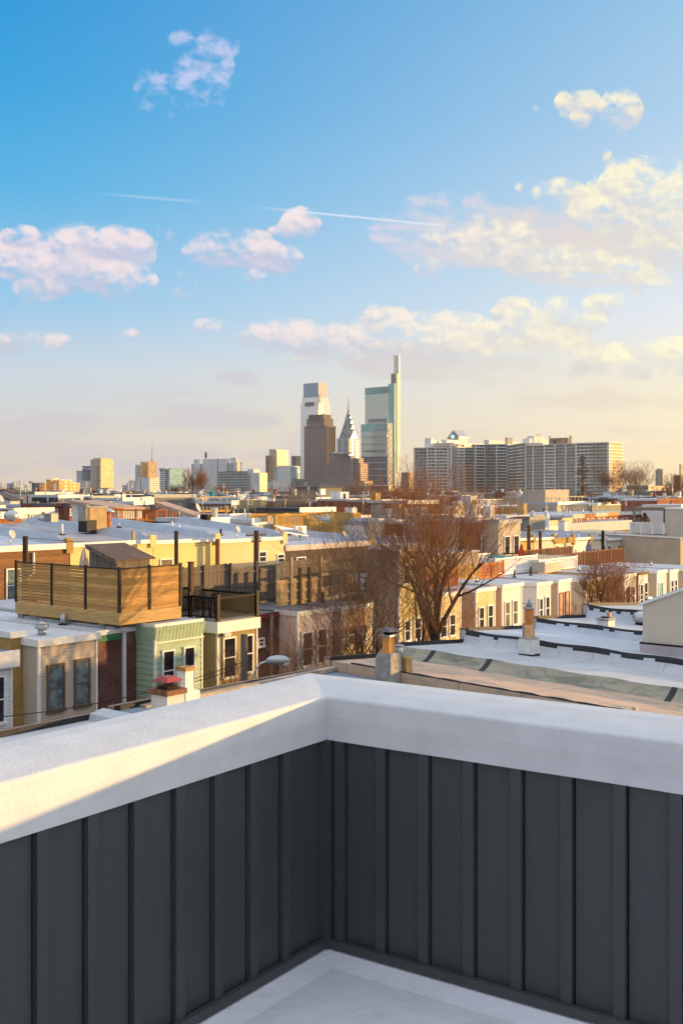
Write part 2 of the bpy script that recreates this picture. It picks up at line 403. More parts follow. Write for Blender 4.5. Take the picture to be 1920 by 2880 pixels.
sky = t.mix(msk, sky, t.mix(litf, sh, lt))
# aircraft trails
def trail(x0,y0,x1,y1,wd,k):
    a0,e0,a1,e1 = (x0-960)/F,(HY-y0)/F,(x1-960)/F,(HY-y1)/F
    sl_ = (e1-e0)/(a1-a0); dd = t.math('ABSOLUTE', t.math('SUBTRACT', ce, t.math('MULTIPLY_ADD', ca, sl_, e0-sl_*a0)))
    w_ = t.ramp(dd, wd/F, 0.0); s_ = t.math('MULTIPLY', t.ramp(ca, a0, a0+.06), t.ramp(ca, a1, a1-.04))
    return t.math('MULTIPLY', t.math('MULTIPLY', t.math('MULTIPLY', w_, s_), front), k)
sky = t.mix(trail(690,580,1300,640,5.5,.6), sky, lin((238,232,240)))
sky = t.mix(trail(230,540,610,572,7,.28), sky, lin((220,226,240)))
gr = t.ramp(el, 0.0, -.02)
sky = t.mix(gr, sky, (.22,.2,.19))
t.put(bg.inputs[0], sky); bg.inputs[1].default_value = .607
st = t.new('ShaderNodeTexSky', sky_type='NISHITA'); st.sun_disc = False; st.sun_elevation = SEL; st.sun_rotation = SAZ
b2 = t.new('ShaderNodeBackground'); t.l.new(t.vmath('MULTIPLY', st.outputs[0], NT_), b2.inputs[0]); b2.inputs[1].default_value = .05
ad = t.new('ShaderNodeAddShader'); t.l.new(bg.outputs[0], ad.inputs[0]); t.l.new(b2.outputs[0], ad.inputs[1]); t.l.new(ad.outputs[0], outw.inputs[0])
w.cycles.sampling_method = 'NONE'
# =============== ground ===============
g = MB(); N_ = 40
ASPH = plain('asphalt', (.055,.055,.058), .9, .2, .5, .3, 40)
EARTH = plain('ground_cover', (.10,.09,.075), .95, .3, .05)
g.face([(-5000,-2000,0),(6000,-2000,0),(6000,7500,0),(-5000,7500,0)], EARTH)
struct(g, 'ground')
g = MB(); g.face([(-20,19.0,.004),(260,19.0,.004),(260,29,.004),(-20,29,.004)], ASPH); struct(g, 'street')
g = MB(); g.box(-20,260,17.4,19.0,0,.13,CONC); g.box(-20,260,29,32.0,0,.13,CONC); struct(g, 'pavement')

# =============== our terrace parapet ===============
na = R(35.27); U1 = Vector((math.sin(na), math.cos(na), 0)); V1 = Vector((-math.sin(R(56.3)), math.cos(R(56.3)), 0))
CX, CD = -.059, 4.275
zt, zb, zf = CZ-.818, CZ-.987, CZ-1.804
PSHEET = plain('parapet_white_coating', (.6,.6,.605), .62, .05, 7, .15, 60, dirt=((.6,.58,.57), 4, .66), spec=.3)
SIDE = plain('charcoal_siding', (.054,.058,.06), .55, .14, 1.2, .18, 160, stretch=(1,1,.4), spec=.45)
SIDED = plain('charcoal_groove', (.012,.012,.013), .8, .1, 4)
cw = thing('parapet_wall', 'white coated parapet coping over dark charcoal board-and-batten siding round the near terrace corner', 'parapet', 0, 0, 0, rot=0)
cw.location = (CX, CD, zf)
def pc(s, o, z): # point on left run: s metres back along U, o outwards
    return -U1*s + V1*o + Vector((0,0,z-zf))
LL, RL = 7.0, 7.0
prof = [(.0,zb),(.0,zb+.04),(-.003,zb+.09),(.0,zt-.012),(.002,zt-.005),(.007,zt-.0005),(.014,zt+.001),(.12,zt+.012),(.24,zt+.02),(.318,zt+.02),(.326,zt+.012),(.33,zt-.14),(.03,zb-.0)]
mb = MB(); k = mb.mi(PSHEET); cols = []
NL = 60
for i in range(NL+1):       # left run -> corner
    s = LL*(1-i/NL)**1.6
    cols.append([(-U1*s + V1*o + U1*(o if i == NL else 0), z, s) for o, z in prof])
for i in range(1, NL+1):
    s = RL*(i/NL)**1.6
    cols.append([(-V1*s + U1*o, z, s) for o, z in prof])
# make the runs meet on the mitre: a run point at distance s from the corner shifts only if it would pass the mitre line
for ci, col in enumerate(cols):
    for p, z, s in col:
        q = p+Vector((0,0,z-zf)); wv = noise.noise(Vector((p.x*2.2, p.y*2.2, z*5)))*.002
        mb.v.append((q.x, q.y, q.z+wv))
npf = len(prof)
for i in range(len(cols)-1):
    for j in range(npf):
        a, b_ = i*npf+j, i*npf+(j+1) % npf
        mb.f.append((a, a+npf, b_+npf, b_)); mb.m.append(k); mb.sm.append(j in (3,4,5,9,10))
cop = mb.build('coping', cw)
def wallrun(D_, Oo, L, seams, side):
    """boards with real gaps and battens; D_ runs away from the corner, Oo outwards"""
    back = MB(); 
    def bx(m, s0, s1, o0, o1, z0, z1, mat):
        P = [D_*s+Oo*o for s, o in ((s0,o0),(s1,o0),(s1,o1),(s0,o1))]
        m.hexa([(p.x,p.y,z0) for p in P]+[(p.x,p.y,z1) for p in P], mat)
    H = zb-zf+.03
    bx(back, -.02 if side else .0, L, .036, .30, -2.9, H, SIDED)
    back.build('outer_wall', cw)
    bo = MB(); s0 = .0
    for sm in seams:
        bx(bo, s0, sm-.004, .022, .0358, .03, H, SIDE); s0 = sm+.004
    bx(bo, s0, L, .022, .0358, .03, H, SIDE)
    bo.build('siding', cw)
    for sm in seams:
        bt = MB(); bx(bt, sm-.044, sm-.003, .003, .024, .032, H, SIDE); bt.build('batten', cw)
    tr = MB(); bx(tr, .0, L, -.012, .013, .0, .034, SIDE); tr.build('base_trim', cw)
wallrun(-U1, V1, LL, [.082+.1905*i for i in range(1, 30)], 1)
wallrun(-V1, U1, RL, [.0805+.188*i for i in range(0, 30)], 0)
ct = MB(); q = -U1*.03-V1*.03
ct.hexa([(*(-U1*a-V1*b_).xy, .0) for a, b_ in ((-.02,-.02),(.02,-.02),(.02,.02),(-.02,.02))]+[(*(-U1*a-V1*b_).xy, zb-zf-.004) for a, b_ in ((-.02,-.02),(.02,-.02),(.02,.02),(-.02,.02))], SIDE); ct.build('corner_trim', cw)
# terrace floor with a welded cant strip at the wall
fl = MB(); A = lambda a, b_, z: tuple((-U1*a-V1*b_)+Vector((CX, CD, zf+z)))
FLM = plain('terrace_membrane', (.74,.75,.8), .5, .05, 3, .4, 14, dirt=((.5,.5,.53), 1.5, .62))
fl.face([A(.0,.0,-.004),A(8,.0,-.004),A(8,.09,-.034),A(.09,.09,-.034)], FLM, True)
fl.face([A(.0,.0,-.004),A(.09,.09,-.034),A(.09,8,-.034),A(.0,8,-.004)], FLM, True)
fl.face([A(.09,.09,-.034),A(8,.09,-.034),A(8,8,-.034),A(.09,8,-.034)], FLM)
fl.hexa([A(0,0,-.6),A(8,0,-.6),A(8,8,-.6),A(0,8,-.6),A(0,0,-.06),A(8,0,-.06),A(8,8,-.06),A(0,8,-.06)], CONC)
o = fl.build('terrace_floor'); o['kind'] = 'structure'

# =============== the near row: lower roofs between our terrace and the street ===============
VE = 17.3                       # street edge of the near roofs
def rz(v): return 8.0-.035*(VE-v)
def near_house(label, u0, u1, v0, mat, wall, us=.08, drop=0.0, edge=True):
    r = thing('rowhouse', label, 'house', u0, v0, 0)
    wd, dp = u1-u0, VE-v0
    b_ = MB(); b_.hexa([(0,0,0),(wd-.004,0,0),(wd-.004,dp-.15,0),(0,dp-.15,0),(0,0,rz(v0)-.2-drop),(wd-.004,0,rz(v0)-.2-drop),(wd-.004,dp-.15,rz(VE)-.2-drop),(0,dp-.15,rz(VE)-.2-drop)], wall); b_.build('wall', r)
    s_ = MB(); nn = 14
    for i in range(nn):         # gently wavy sheet
        y0, y1 = dp*i/nn, dp*(i+1)/nn
        za, zb_, q = rz(v0+y0)-drop, rz(v0+y1)-drop, us*wd
        s_.hexa([(0,y0,za-.19),(wd-.002,y0,za-.19),(wd-.002,y1,zb_-.19),(0,y1,zb_-.19),(0,y0,za+q),(wd-.002,y0,za),(wd-.002,y1,zb_),(0,y1,zb_+q)], mat)
    s_.build('roof', r)
    if edge:
        e = MB(); zz, q = rz(VE)-drop, us*wd; e.hexa([(.02,dp-.16,zz-.2),(wd-.02,dp-.16,zz-.2),(wd-.02,dp+.06,zz-.2),(.02,dp+.06,zz-.2),(.02,dp-.16,zz+.07+q),(wd-.02,dp-.16,zz+.07),(wd-.02,dp+.06,zz+.07),(.02,dp+.06,zz+.07+q)], plain('copper_brown_trim', (.30,.17,.10), .6, .25, 3)); e.hexa([(0,dp-.2,zz-.2),(wd,dp-.2,zz-.2),(wd,dp-.162,zz-.2),(0,dp-.162,zz-.2),(0,dp-.2,zz+.1+q),(wd,dp-.2,zz+.1),(wd,dp-.162,zz+.1),(0,dp-.162,zz+.1+q)],TAR); e.build('eave_trim', r)
    return r
RPEACH = membrane('roof_sun_tinted_felt', (.62,.41,.27), 1.62, 1, (.22,.24,.22), .5, seamdark=.5)  # peach of the low sun put into the felt's grey-green colour
RB1 = membrane('roof_near_grey_blue', (.2,.25,.32), 0, 0, (.24,.26,.3), .6)
RW1 = membrane('roof_near_white', (.52,.53,.55), 1.0, 1, (.36,.37,.4), .56)
RW2 = membrane('roof_near_pale_blue', (.5,.54,.6), 0, 0, (.38,.4,.46), .6)
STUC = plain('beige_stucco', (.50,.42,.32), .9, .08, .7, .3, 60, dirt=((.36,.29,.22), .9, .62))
REDBR = brick('red_brick', (.30,.085,.05), (.19,.05,.033), patch=(.26,.14,.1))
near_house('near rowhouse below the left end of the parapet with pale roof sheet', -4, 14.05, 5.5, RW1, REDBR, us=.004)
near_house('near rowhouse below the parapet corner with smooth grey-blue roof', 14.07, 20.88, 5.5, RB1, REDBR, us=.01)
near_house('near rowhouse with sun-tinted felt roof and scalloped party upturn', 20.9, 23.9, 2, RPEACH, REDBR)
near_house('near rowhouse with white dotted roof between the scalloped and tarred party lines', 23.92, 27.2, 2, RW1, REDBR)
near_house('near rowhouse with pale blue roof behind the tarred party wall', 27.22, 31.5, 2, RW2, REDBR)
near_house('near rowhouse with white roof behind the short white chimney', 31.52, 35.2, 9, RW1, REDBR)
near_house('near rowhouse with pale roof and silver turbine vent', 35.22, 40.5, 12, RW1, REDBR)
near_house('farthest near rowhouse behind the stucco side wall', 40.52, 52, 12, RW2, REDBR, us=.02, drop=.7)
# curb along the street edge of our own roof
e = MB(); e.box(14.6-14.6, 6.2, -.05, .2, 0, .1, plain('edge_sandstone', (.42,.33,.25), .8, .3, 2)); gmesh(e, 'roof_edge_curb', 'weathered tan curb along the street edge of the grey-blue roof', 'curb', 14.7, VE-.35, 8.0)
def upturn(label, u, v0, v1, scal, mat, name='party_wall', h=.3, wdt=.55, tar=True):
    """membrane carried up over a party wall, scooped between its laps; u = high side"""
    m = MB(); k = m.mi(mat); n = 90; q = 9; kt = m.mi(TAR)
    for i in range(n+1):
        v = v0+(v1-v0)*i/n; ph = ((v-v0)/scal) % 1.0 if scal else .5
        hh = h*(.95+.05*math.cos(2*math.pi*ph)) if scal else h*(1+.05*math.sin(v*3)); bulge = wdt*(1+(.2*math.cos(2*math.pi*ph) if scal else 0))
        for j in range(q+1):
            a = j/q; o = -bulge*(1-a); zz = rz(v)+.008+hh*(a**2.1)
            m.v.append((o, v-v0, zz))
        m.v.append((.16, v-v0, rz(v)+hh-.02)); m.v.append((.2, v-v0, rz(v)-.05))
    w_ = q+3
    for i in range(n):
        ph = ((v1-v0)*(i+.5)/n/scal) % 1.0 if scal else .5
        for j in range(w_-1):
            a = i*w_+j; m.f.append((a, a+1, a+w_+1, a+w_)); m.sm.append(True)
            m.m.append(kt if (scal and tar and (ph < .03+.02*math.sin(i) or ph > .975) and 1 < j < q+1) or (tar and not scal and (j >= q-1 or (j == q-2 and noise.noise(Vector((i*.31,u,0))) > -.1))) else k)
    o = gmesh(m, name, label, 'party wall', u, v0, 0)
    return o
UPM = membrane('upturn_weathered_green', (.33,.30,.22), 0, 0, (.11,.12,.1), .45)
upturn('scalloped weathered green-grey party upturn above the sun-tinted roof', 23.9, 3.0, VE-.25, 1.62, UPM, h=.28, wdt=.6)
upturn('white membrane party wall topped with black tar at the two orange chimney flues', 27.2, 3.0, VE-.2, 0, RW1, h=.36, wdt=.3)
upturn('pale party upturn running under the short white chimney', 31.5, 9.0, VE-.2, 0, RW2, h=.32, wdt=.3)
upturn('farthest pale party upturn behind the short white chimney', 35.2, 12.0, VE-.2, 0, RW2, h=.44, wdt=.3)
m = MB()
pts = [(0,-(i*.25), rz(VE-.8-i*.25)+.245+.006*math.sin(i*2.3)) for i in range(52)]
m.tube([(x,y+.0,z) for x,y,z in pts], [.03+.006*math.sin(i*1.7)+.006*math.sin(i*4.1) for i in range(52)], TAR, 6); gmesh(m, 'tar_seam', 'ragged black tar line between the grey-blue and sun-tinted roofs', 'tar seam', 20.95, VE-.8, 0)
m = MB()     # pale blue inner slope of house C
for i in range(30):
    v_ = 3+i*.47; m.hexa([(0,v_,rz(v_)+.0),(1.05,v_,rz(v_)+.0),(1.05,v_+.47,rz(v_+.47)),(0,v_+.47,rz(v_+.47)),(.35,v_,rz(v_)+.1+.03*math.sin(i)),(.8,v_,rz(v_)+.12+.03*math.sin(i)),(.8,v_+.47,rz(v_+.47)+.12+.03*math.sin(i+1)),(.35,v_+.47,rz(v_+.47)+.1+.03*math.sin(i+1))], RW2)
gmesh(m, 'roof_curb', 'low pale blue membrane-wrapped curb along the roof behind the tarred party wall', 'curb', 28.6, 0, 0)
# round tar patches on the white roof
PCH = [(1644,1893),(1704,1901),(1767,1923)]
for i, (px, py) in enumerate(PCH):
    D = 4.6*F/(py-HY); u, v = gD(px, D); m = MB(); m.prism([(.17*math.cos(a*.45),.17*math.sin(a*.45)) for a in range(14)], 'z', .004, .012, TAR)
    gmesh(m, 'roof_patch', ['round dark tar patch on the white roof nearest the twin orange flues','middle round dark tar patch on the white roof','round dark tar patch on the white roof nearest the right edge'][i], 'roof patch', u, v, rz(v), 'round tar patches on the white roof')
m = MB(); m.box(0,1.5,0,.16,.004,.012,TAR); m.box(.9,1.1,-.9,0,.004,.012,TAR); u, v = gD(1880, 25.2); gmesh(m, 'tar_strip', 'smeared tar strip on the white roof at the right edge', 'tar strip', u-.5, v-.1, rz(v))

# ---- chimneys ----
ORG = plain('terracotta_flue', (.55,.19,.05), .7, .2, 3, .2, 30); ORG2 = plain('pale_terracotta_flue', (.72,.42,.2), .75, .15, 3)
CHC = plain('chimney_render', (.34,.31,.28), .92, .25, 3.5, .6, 30, dirt=((.14,.12,.1), 2, .56)); CHW = plain('chimney_whitewash', (.72,.69,.66), .9, .12, 2.5, .4, 25, dirt=((.35,.33,.3), 2.5, .62))
BROWNC = plain('brown_chimney_cap', (.2,.085,.04), .7, .3, 5)
def frust(m, cx, cy, a0, b0, z0, a1, b1, z1, mat):
    m.hexa([(cx-a0,cy-b0,z0),(cx+a0,cy-b0,z0),(cx+a0,cy+b0,z0),(cx-a0,cy+b0,z0),(cx-a1,cy-b1,z1),(cx+a1,cy-b1,z1),(cx+a1,cy+b1,z1),(cx-a1,cy+b1,z1)], mat)
def place(px, py, z):
    D = (CZ-z)*F/(py-HY); return gD(px, D)+(D,)
# right of the corner: rendered stack with orange flue
u, v, D = place(1092, 1915, 7.95); s = D/F
ch = thing('chimney', 'grey rendered chimney with single orange flue and rusty cap right of the parapet corner', 'chimney', u, v, 7.85); ch.scale = (.78,)*3
m = MB(); frust(m,0,0,.34,.34,0,.30,.30,.55,CHC); frust(m,0,0,.29,.30,.55,.27,.28,.92,CHC); frust(m,0,0,.24,.26,.92,.22,.24,1.0,CHC); m.build('stack', ch)
m = MB(); m.box(-.13,.13,-.13,.13,1.0,1.52,ORG2 if 0 else plain('orange_flue',(.78,.33,.08),.65,.1,3)); f_ = m.build('flue', ch)
m = MB(); m.box(-.2,.2,-.2,.2,1.5,1.55,GALV); m.box(-.1,.1,-.1,.1,1.55,1.66,BLACK); frust(m,0,0,.27,.27,1.66,.16,.16,1.74,plain('rusty_cap',(.12,.1,.1),.5,.3,8)); m.build('cap', f_)
m = MB(); m.box(.36,.66,-.42,.1,0,.82,plain('mossy_render',(.42,.27,.1),.95,.3,4,.5,25)); m.build('side_stack', ch)
m = MB(); m.tube([(.42,-.1,.82),(.42,-.1,1.16)], .13, GALV, 12); m.tube([(.42,-.1,1.16),(.42,-.1,1.19)], .15, GALV, 12); m.build('vent_pipe', ch)
# twin orange flues
u, v, D = place(1490, 1850, 7.9)
ch = thing('chimney', 'streaked white chimney with two stacked orange and cream flues and silver caps', 'chimney', u, v, 7.85); ch.scale = (.62,)*3
m = MB(); frust(m,-.1,0,.36,.36,0,.34,.34,.3,TAR); frust(m,-.1,0,.345,.345,.3,.33,.33,.95,CHW); frust(m,-.1,0,.35,.35,.95,.3,.3,.99,CHC); m.build('stack', ch)
m = MB(); m.box(.18,.5,.05,.5,0,1.55,CHC); m.build('side_stack', ch)
m = MB(); m.box(-.25,.06,-.15,.15,.99,1.55,ORG2); m.box(-.245,.055,-.145,.145,1.55,2.25,ORG); f_ = m.build('flue', ch)
m = MB(); m.tube([(-.1,0,2.25),(-.1,0,2.34)],.2,GALV,12); m.tube([(-.1,0,2.34),(-.1,0,2.5)],.13,GALV,12); m.tube([(-.1,0,2.5),(-.1,0,2.53)],.32,GALV,14); m.tube([(-.1,0,2.53),(-.1,0,2.7)],.06,GALV,8); m.build('cap', f_)
m = MB(); m.box(.1,.32,.1,.32,1.55,2.2,ORG); f_ = m.build('flue', ch); m = MB(); m.tube([(.21,.21,2.2),(.21,.21,2.3)],.2,BLACK,12); m.build('cap', f_)
# short white chimney
u, v, D = place(1703, 1782, 7.9)
ch = thing('chimney', 'short whitewashed chimney with tarred base and flat stone cap on the white roofs', 'chimney', u, v, 7.85); ch.scale = (.62,)*3
m = MB(); frust(m,0,0,.44,.34,0,.42,.32,.3,TAR); frust(m,0,0,.42,.32,.3,.40,.30,.78,CHW); m.build('stack', ch)
m = MB(); m.box(-.46,.46,-.36,.36,.82,.9,CONC); m.box(-.2,.1,-.2,.2,.9,.96,BLACK); m.box(.28,.42,-.1,.1,.9,1.15,ORG2); m.build('cap', ch)
# red-cap chimney at left with mesh spark guard
u, v, D = place(472, 2016, 7.95)
ch = thing('chimney', 'cream chimney with brown crown and red-topped mesh spark guard left of the parapet corner', 'chimney', u, v, 7.85); ch.scale = (.68,)*3
m = MB(); frust(m,0,0,.35,.36,0,.33,.34,.84,plain('cream_render',(.7,.62,.54),.9,.06,2,.3,30,dirt=((.82,.8,.78),2.2,.55))); m.build('stack', ch)
m = MB(); m.box(-.4,.4,-.41,.41,.84,.99,BROWNC); m.build('crown', ch)
m = MB()
for i in range(9):
    a = -.26+.52*i/8
    for s_ in (-.26,.26):
        m.tube([(a,s_,.99),(a+.0,s_,1.22)],.006,plain('rusty_mesh',(.1,.05,.03),.8,.3,9),4); m.tube([(s_,a,.99),(s_,a,1.22)],.006,plain('rusty_mesh',(.1,.05,.03)),4)
for z in (1.03,1.08,1.13,1.18):
    for s_ in (-.26,.26): m.tube([(-.26,s_,z),(.26,s_,z)],.005,_mc['rusty_mesh'],4); m.tube([(s_,-.26,z),(s_,.26,z)],.005,_mc['rusty_mesh'],4)
m.box(-.2,.2,-.2,.2,.99,1.08,BLACK); sg = m.build('spark_guard', ch)
m = MB(); frust(m,0,0,.32,.32,1.22,.3,.3,1.245,plain('red_metal_cap',(.33,.05,.04),.45,.2,6)); frust(m,0,0,.3,.3,1.245,.16,.16,1.35,_mc['red_metal_cap']); m.build('cap', sg)
u, v, D = place(524, 1992, 7.95)
ch = thing('chimney', 'white chimney with stepped shoulder and small ochre cap behind the red-topped one', 'chimney', u, v, 7.85); ch.scale = (.75,)*3
WREN = plain('white_render', (.78,.75,.7), .9, .06, 3, .3, 30, dirt=((.6,.48,.3), 3, .68))
m = MB(); m.box(-.2,.33,-.2,.2,0,.62,WREN); m.box(-.19,.12,-.17,.17,.62,1.2,WREN); m.build('stack', ch)
m = MB(); m.box(-.22,.15,-.2,.2,1.2,1.3,plain('ochre_cap',(.4,.22,.07),.8,.3,6)); m.build('cap', ch)
# membrane-wrapped end of a party wall at left
u, v, D = place(300, 2035, 7.95)
m = MB(); m.prism([(-.3,0),(-.22,.24),(.1,.3),(.35,.18),(.6,0)], 'y', -3.2, .35, RW1); gmesh(m, 'party_wall_end', 'lumpy white wrapped party wall end on the roof left of the red-topped chimney', 'party wall', u+.1, v, 7.88)
# small flue stub on sun-tinted roof, vents
u, v, D = place(1783, 2022, 7.75); m = MB(); m.tube([(0,0,0),(0,0,.28)],.055,plain('cream_pipe',(.7,.6,.42),.6,.1,5),12); m.tube([(0,0,.24),(0,0,.29)],.062,_mc['cream_pipe'],12); gmesh(m, 'vent_pipe', 'short cream vent pipe poking up from the sun-tinted roof', 'vent pipe', u, v, 7.72)
u, v, D = place(1797, 1828, 7.75); m = MB(); m.tube([(0,0,0),(0,0,.25)],.07,WHITE,12); m.tube([(0,0,.2),(0,0,.26)],.09,WHITE,12); gmesh(m, 'vent_pipe', 'stubby white vent pipe beside the tall stucco side wall', 'vent pipe', u, v, 7.72)
u, v, D = place(1803, 1763, 7.9)
tv = thing('roof_vent', 'silver turbine roof vent behind the tall stucco side wall', 'roof vent', u, v, 7.85)
m = MB(); m.tube([(0,0,0),(0,0,.16)],.22,BLACK,14); m.build('base', tv); m = MB(); m.ball((0,0,.36),.32,GALV,8,.7); m.build('turbine', tv)
# tall stucco neighbour at right
sb = thing('rowhouse', 'tall cream stucco neighbour at the right edge with sloping roofline and stained grey-pink base', 'house', 28.0, 12.0, 0)
STC = plain('cream_stucco', (.66,.57,.45), .92, .05, .8, .35, 50, dirt=((.5,.42,.32), 1.6, .66))
STP = plain('stained_stucco', (.5,.42,.42), .92, .1, 1.0, .3, 50, dirt=((.36,.3,.32), 1.1, .55))
tl = zU(1801, 1702, 28.0); yR = -(12.0-10.9)
sl_ = (zU(1920, 1659, 28.0)-tl)/1.15
m = MB(); m.prism([(0,8.35),(0,tl),(-2.4,tl+2.4*sl_),(-2.4,8.35)], 'x', 0, 6, STC); m.build('upper_wall', sb)
m = MB(); m.box(-.05,6.02,-2.42,.06,7.0,8.33,STP); m.box(-.06,6.0,-2.43,.07,8.33,8.37,BLACK); m.box(0,6,-2.4,0,0,7.0,REDBR); m.build('lower_wall', sb)
m = MB(); m.prism([(.1,tl-.03),(.1,tl+.05),(-2.5,tl+2.5*sl_+.05),(-2.5,tl+2.5*sl_-.03)], 'x', -.08, 6.1, TRIM); m.build('roof', sb)
# =============== windows ===============
def window(root, u0, v0, axis, a0, a1, z0, z1, frame=None, gl=None, bars=1, fw=.075, name='window', sill=True):
    """double-hung window proud of a wall face. axis 'x': wall face y=v0 facing -y; axis 'y': wall face x=u0 facing -x. Local coordinates."""
    frame = frame or TRIM; gl = gl or GLASS
    m = MB()
    def bx(mm, p0, p1, o0, o1, q0, q1, mat):
        if axis == 'x': mm.box(p0, p1, v0-o1, v0-o0, q0, q1, mat)
        else: mm.box(u0-o1, u0-o0, p0, p1, q0, q1, mat)
    bx(m, a0-fw, a0, .0, .085, z0-fw, z1+fw, frame); bx(m, a1, a1+fw, .0, .085, z0-fw, z1+fw, frame)
    bx(m, a0, a1, .0, .084, z1, z1+fw, frame)
    if sill: bx(m, a0-fw-.03, a1+fw+.03, .0, .12, z0-fw-.03, z0-.001, frame)
    else: bx(m, a0, a1, .0, .084, z0-fw, z0, frame)
    zm = (z0+z1)/2
    if bars: bx(m, a0, a1, .045, .07, zm-.025, zm+.025, frame)
    if bars > 1: bx(m, (a0+a1)/2-.012, (a0+a1)/2+.012, .045, .06, z0, z1, frame)
    w_ = m.build(name, root)
    p = MB(); bx(p, a0, a1, .02, .042, z0, zm, gl); bx(p, a0, a1, .02, .052, zm+.001, z1, gl); p.build('pane', w_)
    return w_
def winpx(root, U0, V, px0, px1, py0, py1, V0=None, **k):
    """window on the front plane v=V of a root standing at (U0, V0)"""
    V0 = V if V0 is None else V0
    pm = (px0+px1)/2
    return window(root, 0, V-V0, 'x', uat(px0, V)-U0, uat(px1, V)-U0, zV(pm, py1, V), zV(pm, py0, V), **k)
def siding(name, col, var=.05): return plain(name, col, .75, var, .8, dirt=(scl(col,.8), 1.2, .66))
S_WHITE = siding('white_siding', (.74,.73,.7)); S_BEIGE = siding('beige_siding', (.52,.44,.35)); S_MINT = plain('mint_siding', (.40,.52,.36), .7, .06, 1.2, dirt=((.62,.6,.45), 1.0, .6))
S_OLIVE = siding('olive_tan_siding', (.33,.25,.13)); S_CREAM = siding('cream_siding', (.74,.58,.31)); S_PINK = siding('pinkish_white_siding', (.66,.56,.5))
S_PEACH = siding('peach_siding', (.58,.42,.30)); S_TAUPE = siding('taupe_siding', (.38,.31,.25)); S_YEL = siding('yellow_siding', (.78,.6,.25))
S_BROWNLOG = wood('brown_log_siding', (.26,.13,.055), .25, .2, 2)
OCHRE = plain('ochre_render', (.42,.27,.09), .9, .15, .8, .3, 40)
BRD = brick('dark_red_brick', (.19,.055,.035), (.10,.033,.024), (.17,.13,.11), patch=(.2,.12,.1))
BRR = brick('row_red_brick', (.38,.095,.04), (.28,.07,.03), (.3,.2,.16)); BRO = brick('orange_brick', (.55,.17,.04), (.45,.13,.035), (.36,.22,.14))
BRP = brick('pink_painted_brick', (.46,.15,.11), (.40,.13,.10), (.42,.2,.17)); BRBR = brick('brown_brick', (.20,.1,.065), (.15,.075,.05), (.2,.15,.12))
STG = plain('shaded_brown_stucco', (.125,.09,.072), .95, .18, .8, .4, 40, dirt=((.12,.1,.08), 1.2, .56))  # base darkened to carry the shade lying on this wall
SFLAT = {}

def ell_house(label, xs, xl, xr, yt, wall, side=None, V=33.0, wins=(), back=46.5, mw=None, mpx=None, roof=ROOFW, trimmat=None, trimh=.16, over=.08, clap=.13, dtop=None, spout=None, frame=None, gl=None, bars=1, drop=0.15, extra=None, name='rowhouse', corner=True):
    """rear wing (ell) of a rowhouse facing us, with its main body behind; pixels say where its corners stand"""
    U = uat(xl, V); u1 = uat(xr, V); zt_ = zV(xl, yt, V); dep = min(max(vat(xs, U)-V, .6), 6.0) if xs < xl else .6
    wd = u1-U; tot = back-V
    r = thing(name, label, 'house', U, V, 0)
    m = MB(); z1 = zt_-trimh
    m.box(0, wd, 0, tot, 0, z1, wall)
    if clap:
        m.clap('x', 0, wd, 0, 0, z1, wall, clap); 
        m.clap('y', 0, dep+.3, 0, 0, z1, side or wall, clap)
    elif side: m.box(-.02, 0, 0, dep+.3, 0, z1, side)
    m.build('wall', r)
    if corner and clap:
        m = MB(); m.box(-.045, .05, -.045, .05, 0, z1, trimmat or TRIM); m.box(wd-.06, wd+.02, -.045, .0, 0, z1, trimmat or TRIM); m.build('corner_trim', r)
    if mw:
        mu = (mpx if mpx is not None else -3.0)
        m = MB(); m.box(mu, -.03, dep, tot, 0, z1-drop, mw); m.build('main_wall', r)
        m = MB(); m.box(mu-.0, -.03, dep-.04, tot, z1-drop, z1-drop+.1, roof); m.box(mu, -.03, dep-.08, dep-.042, z1-drop-.06, z1-drop+.12, trimmat or TRIM); m.build('main_roof', r)
    m = MB(); m.box(-over*.5, wd+over*.5, -over*.5, tot, z1+.002, zt_-.02, roof); rf = m.build('roof', r)
    m = MB(); tm = trimmat or TRIM
    m.box(-over, wd+over, -over, -over*.5-.002, z1-.04, zt_+.02, tm); m.box(-over, -over*.5-.002, -over*.5, dep+.2, z1-.04, zt_+.02, tm); m.build('fascia', r)
    rp = random.Random(int(xl*3+yt))
    for i_ in range(rp.randint(1,3) if tot > 6 else 0):
        m = MB(); x_, y_ = rp.uniform(.15,.85)*wd, rp.uniform(2,min(tot,8)); m.tube([(x_,y_,z1),(x_,y_,zt_+rp.uniform(.3,.6))], .06, rp.choice([WHITE,GALV,BLACK]), 8); m.tube([(x_,y_,zt_-.02),(x_,y_,zt_+.03)], .16, TAR, 8); m.build('vent_pipe', r)
    for w_ in wins:
        kw = dict(frame=frame, gl=gl, bars=bars)
        if len(w_) > 4: kw.update(w_[4])
        winpx(r, U, V, *w_[:4], **kw)
    if spout is not None:
        for su_, sv_ in spout:
            m = MB(); m.box(su_, su_+.09, sv_-.09, sv_-.01, 0, z1-.05, TRIM); m.box(su_-.03, su_+.12, sv_-.14, sv_-.0, z1-.05, z1+.08, TRIM); m.build('downspout', r)
    return r, U, wd, dep, zt_

GB = glass('window_glass_green_blind', (.13,.17,.18), .12, spec=.8); GD = glass('window_glass_dark', (.012,.014,.02), .05)
GO = glass('window_glass_warm', (.16,.1,.05), .15)
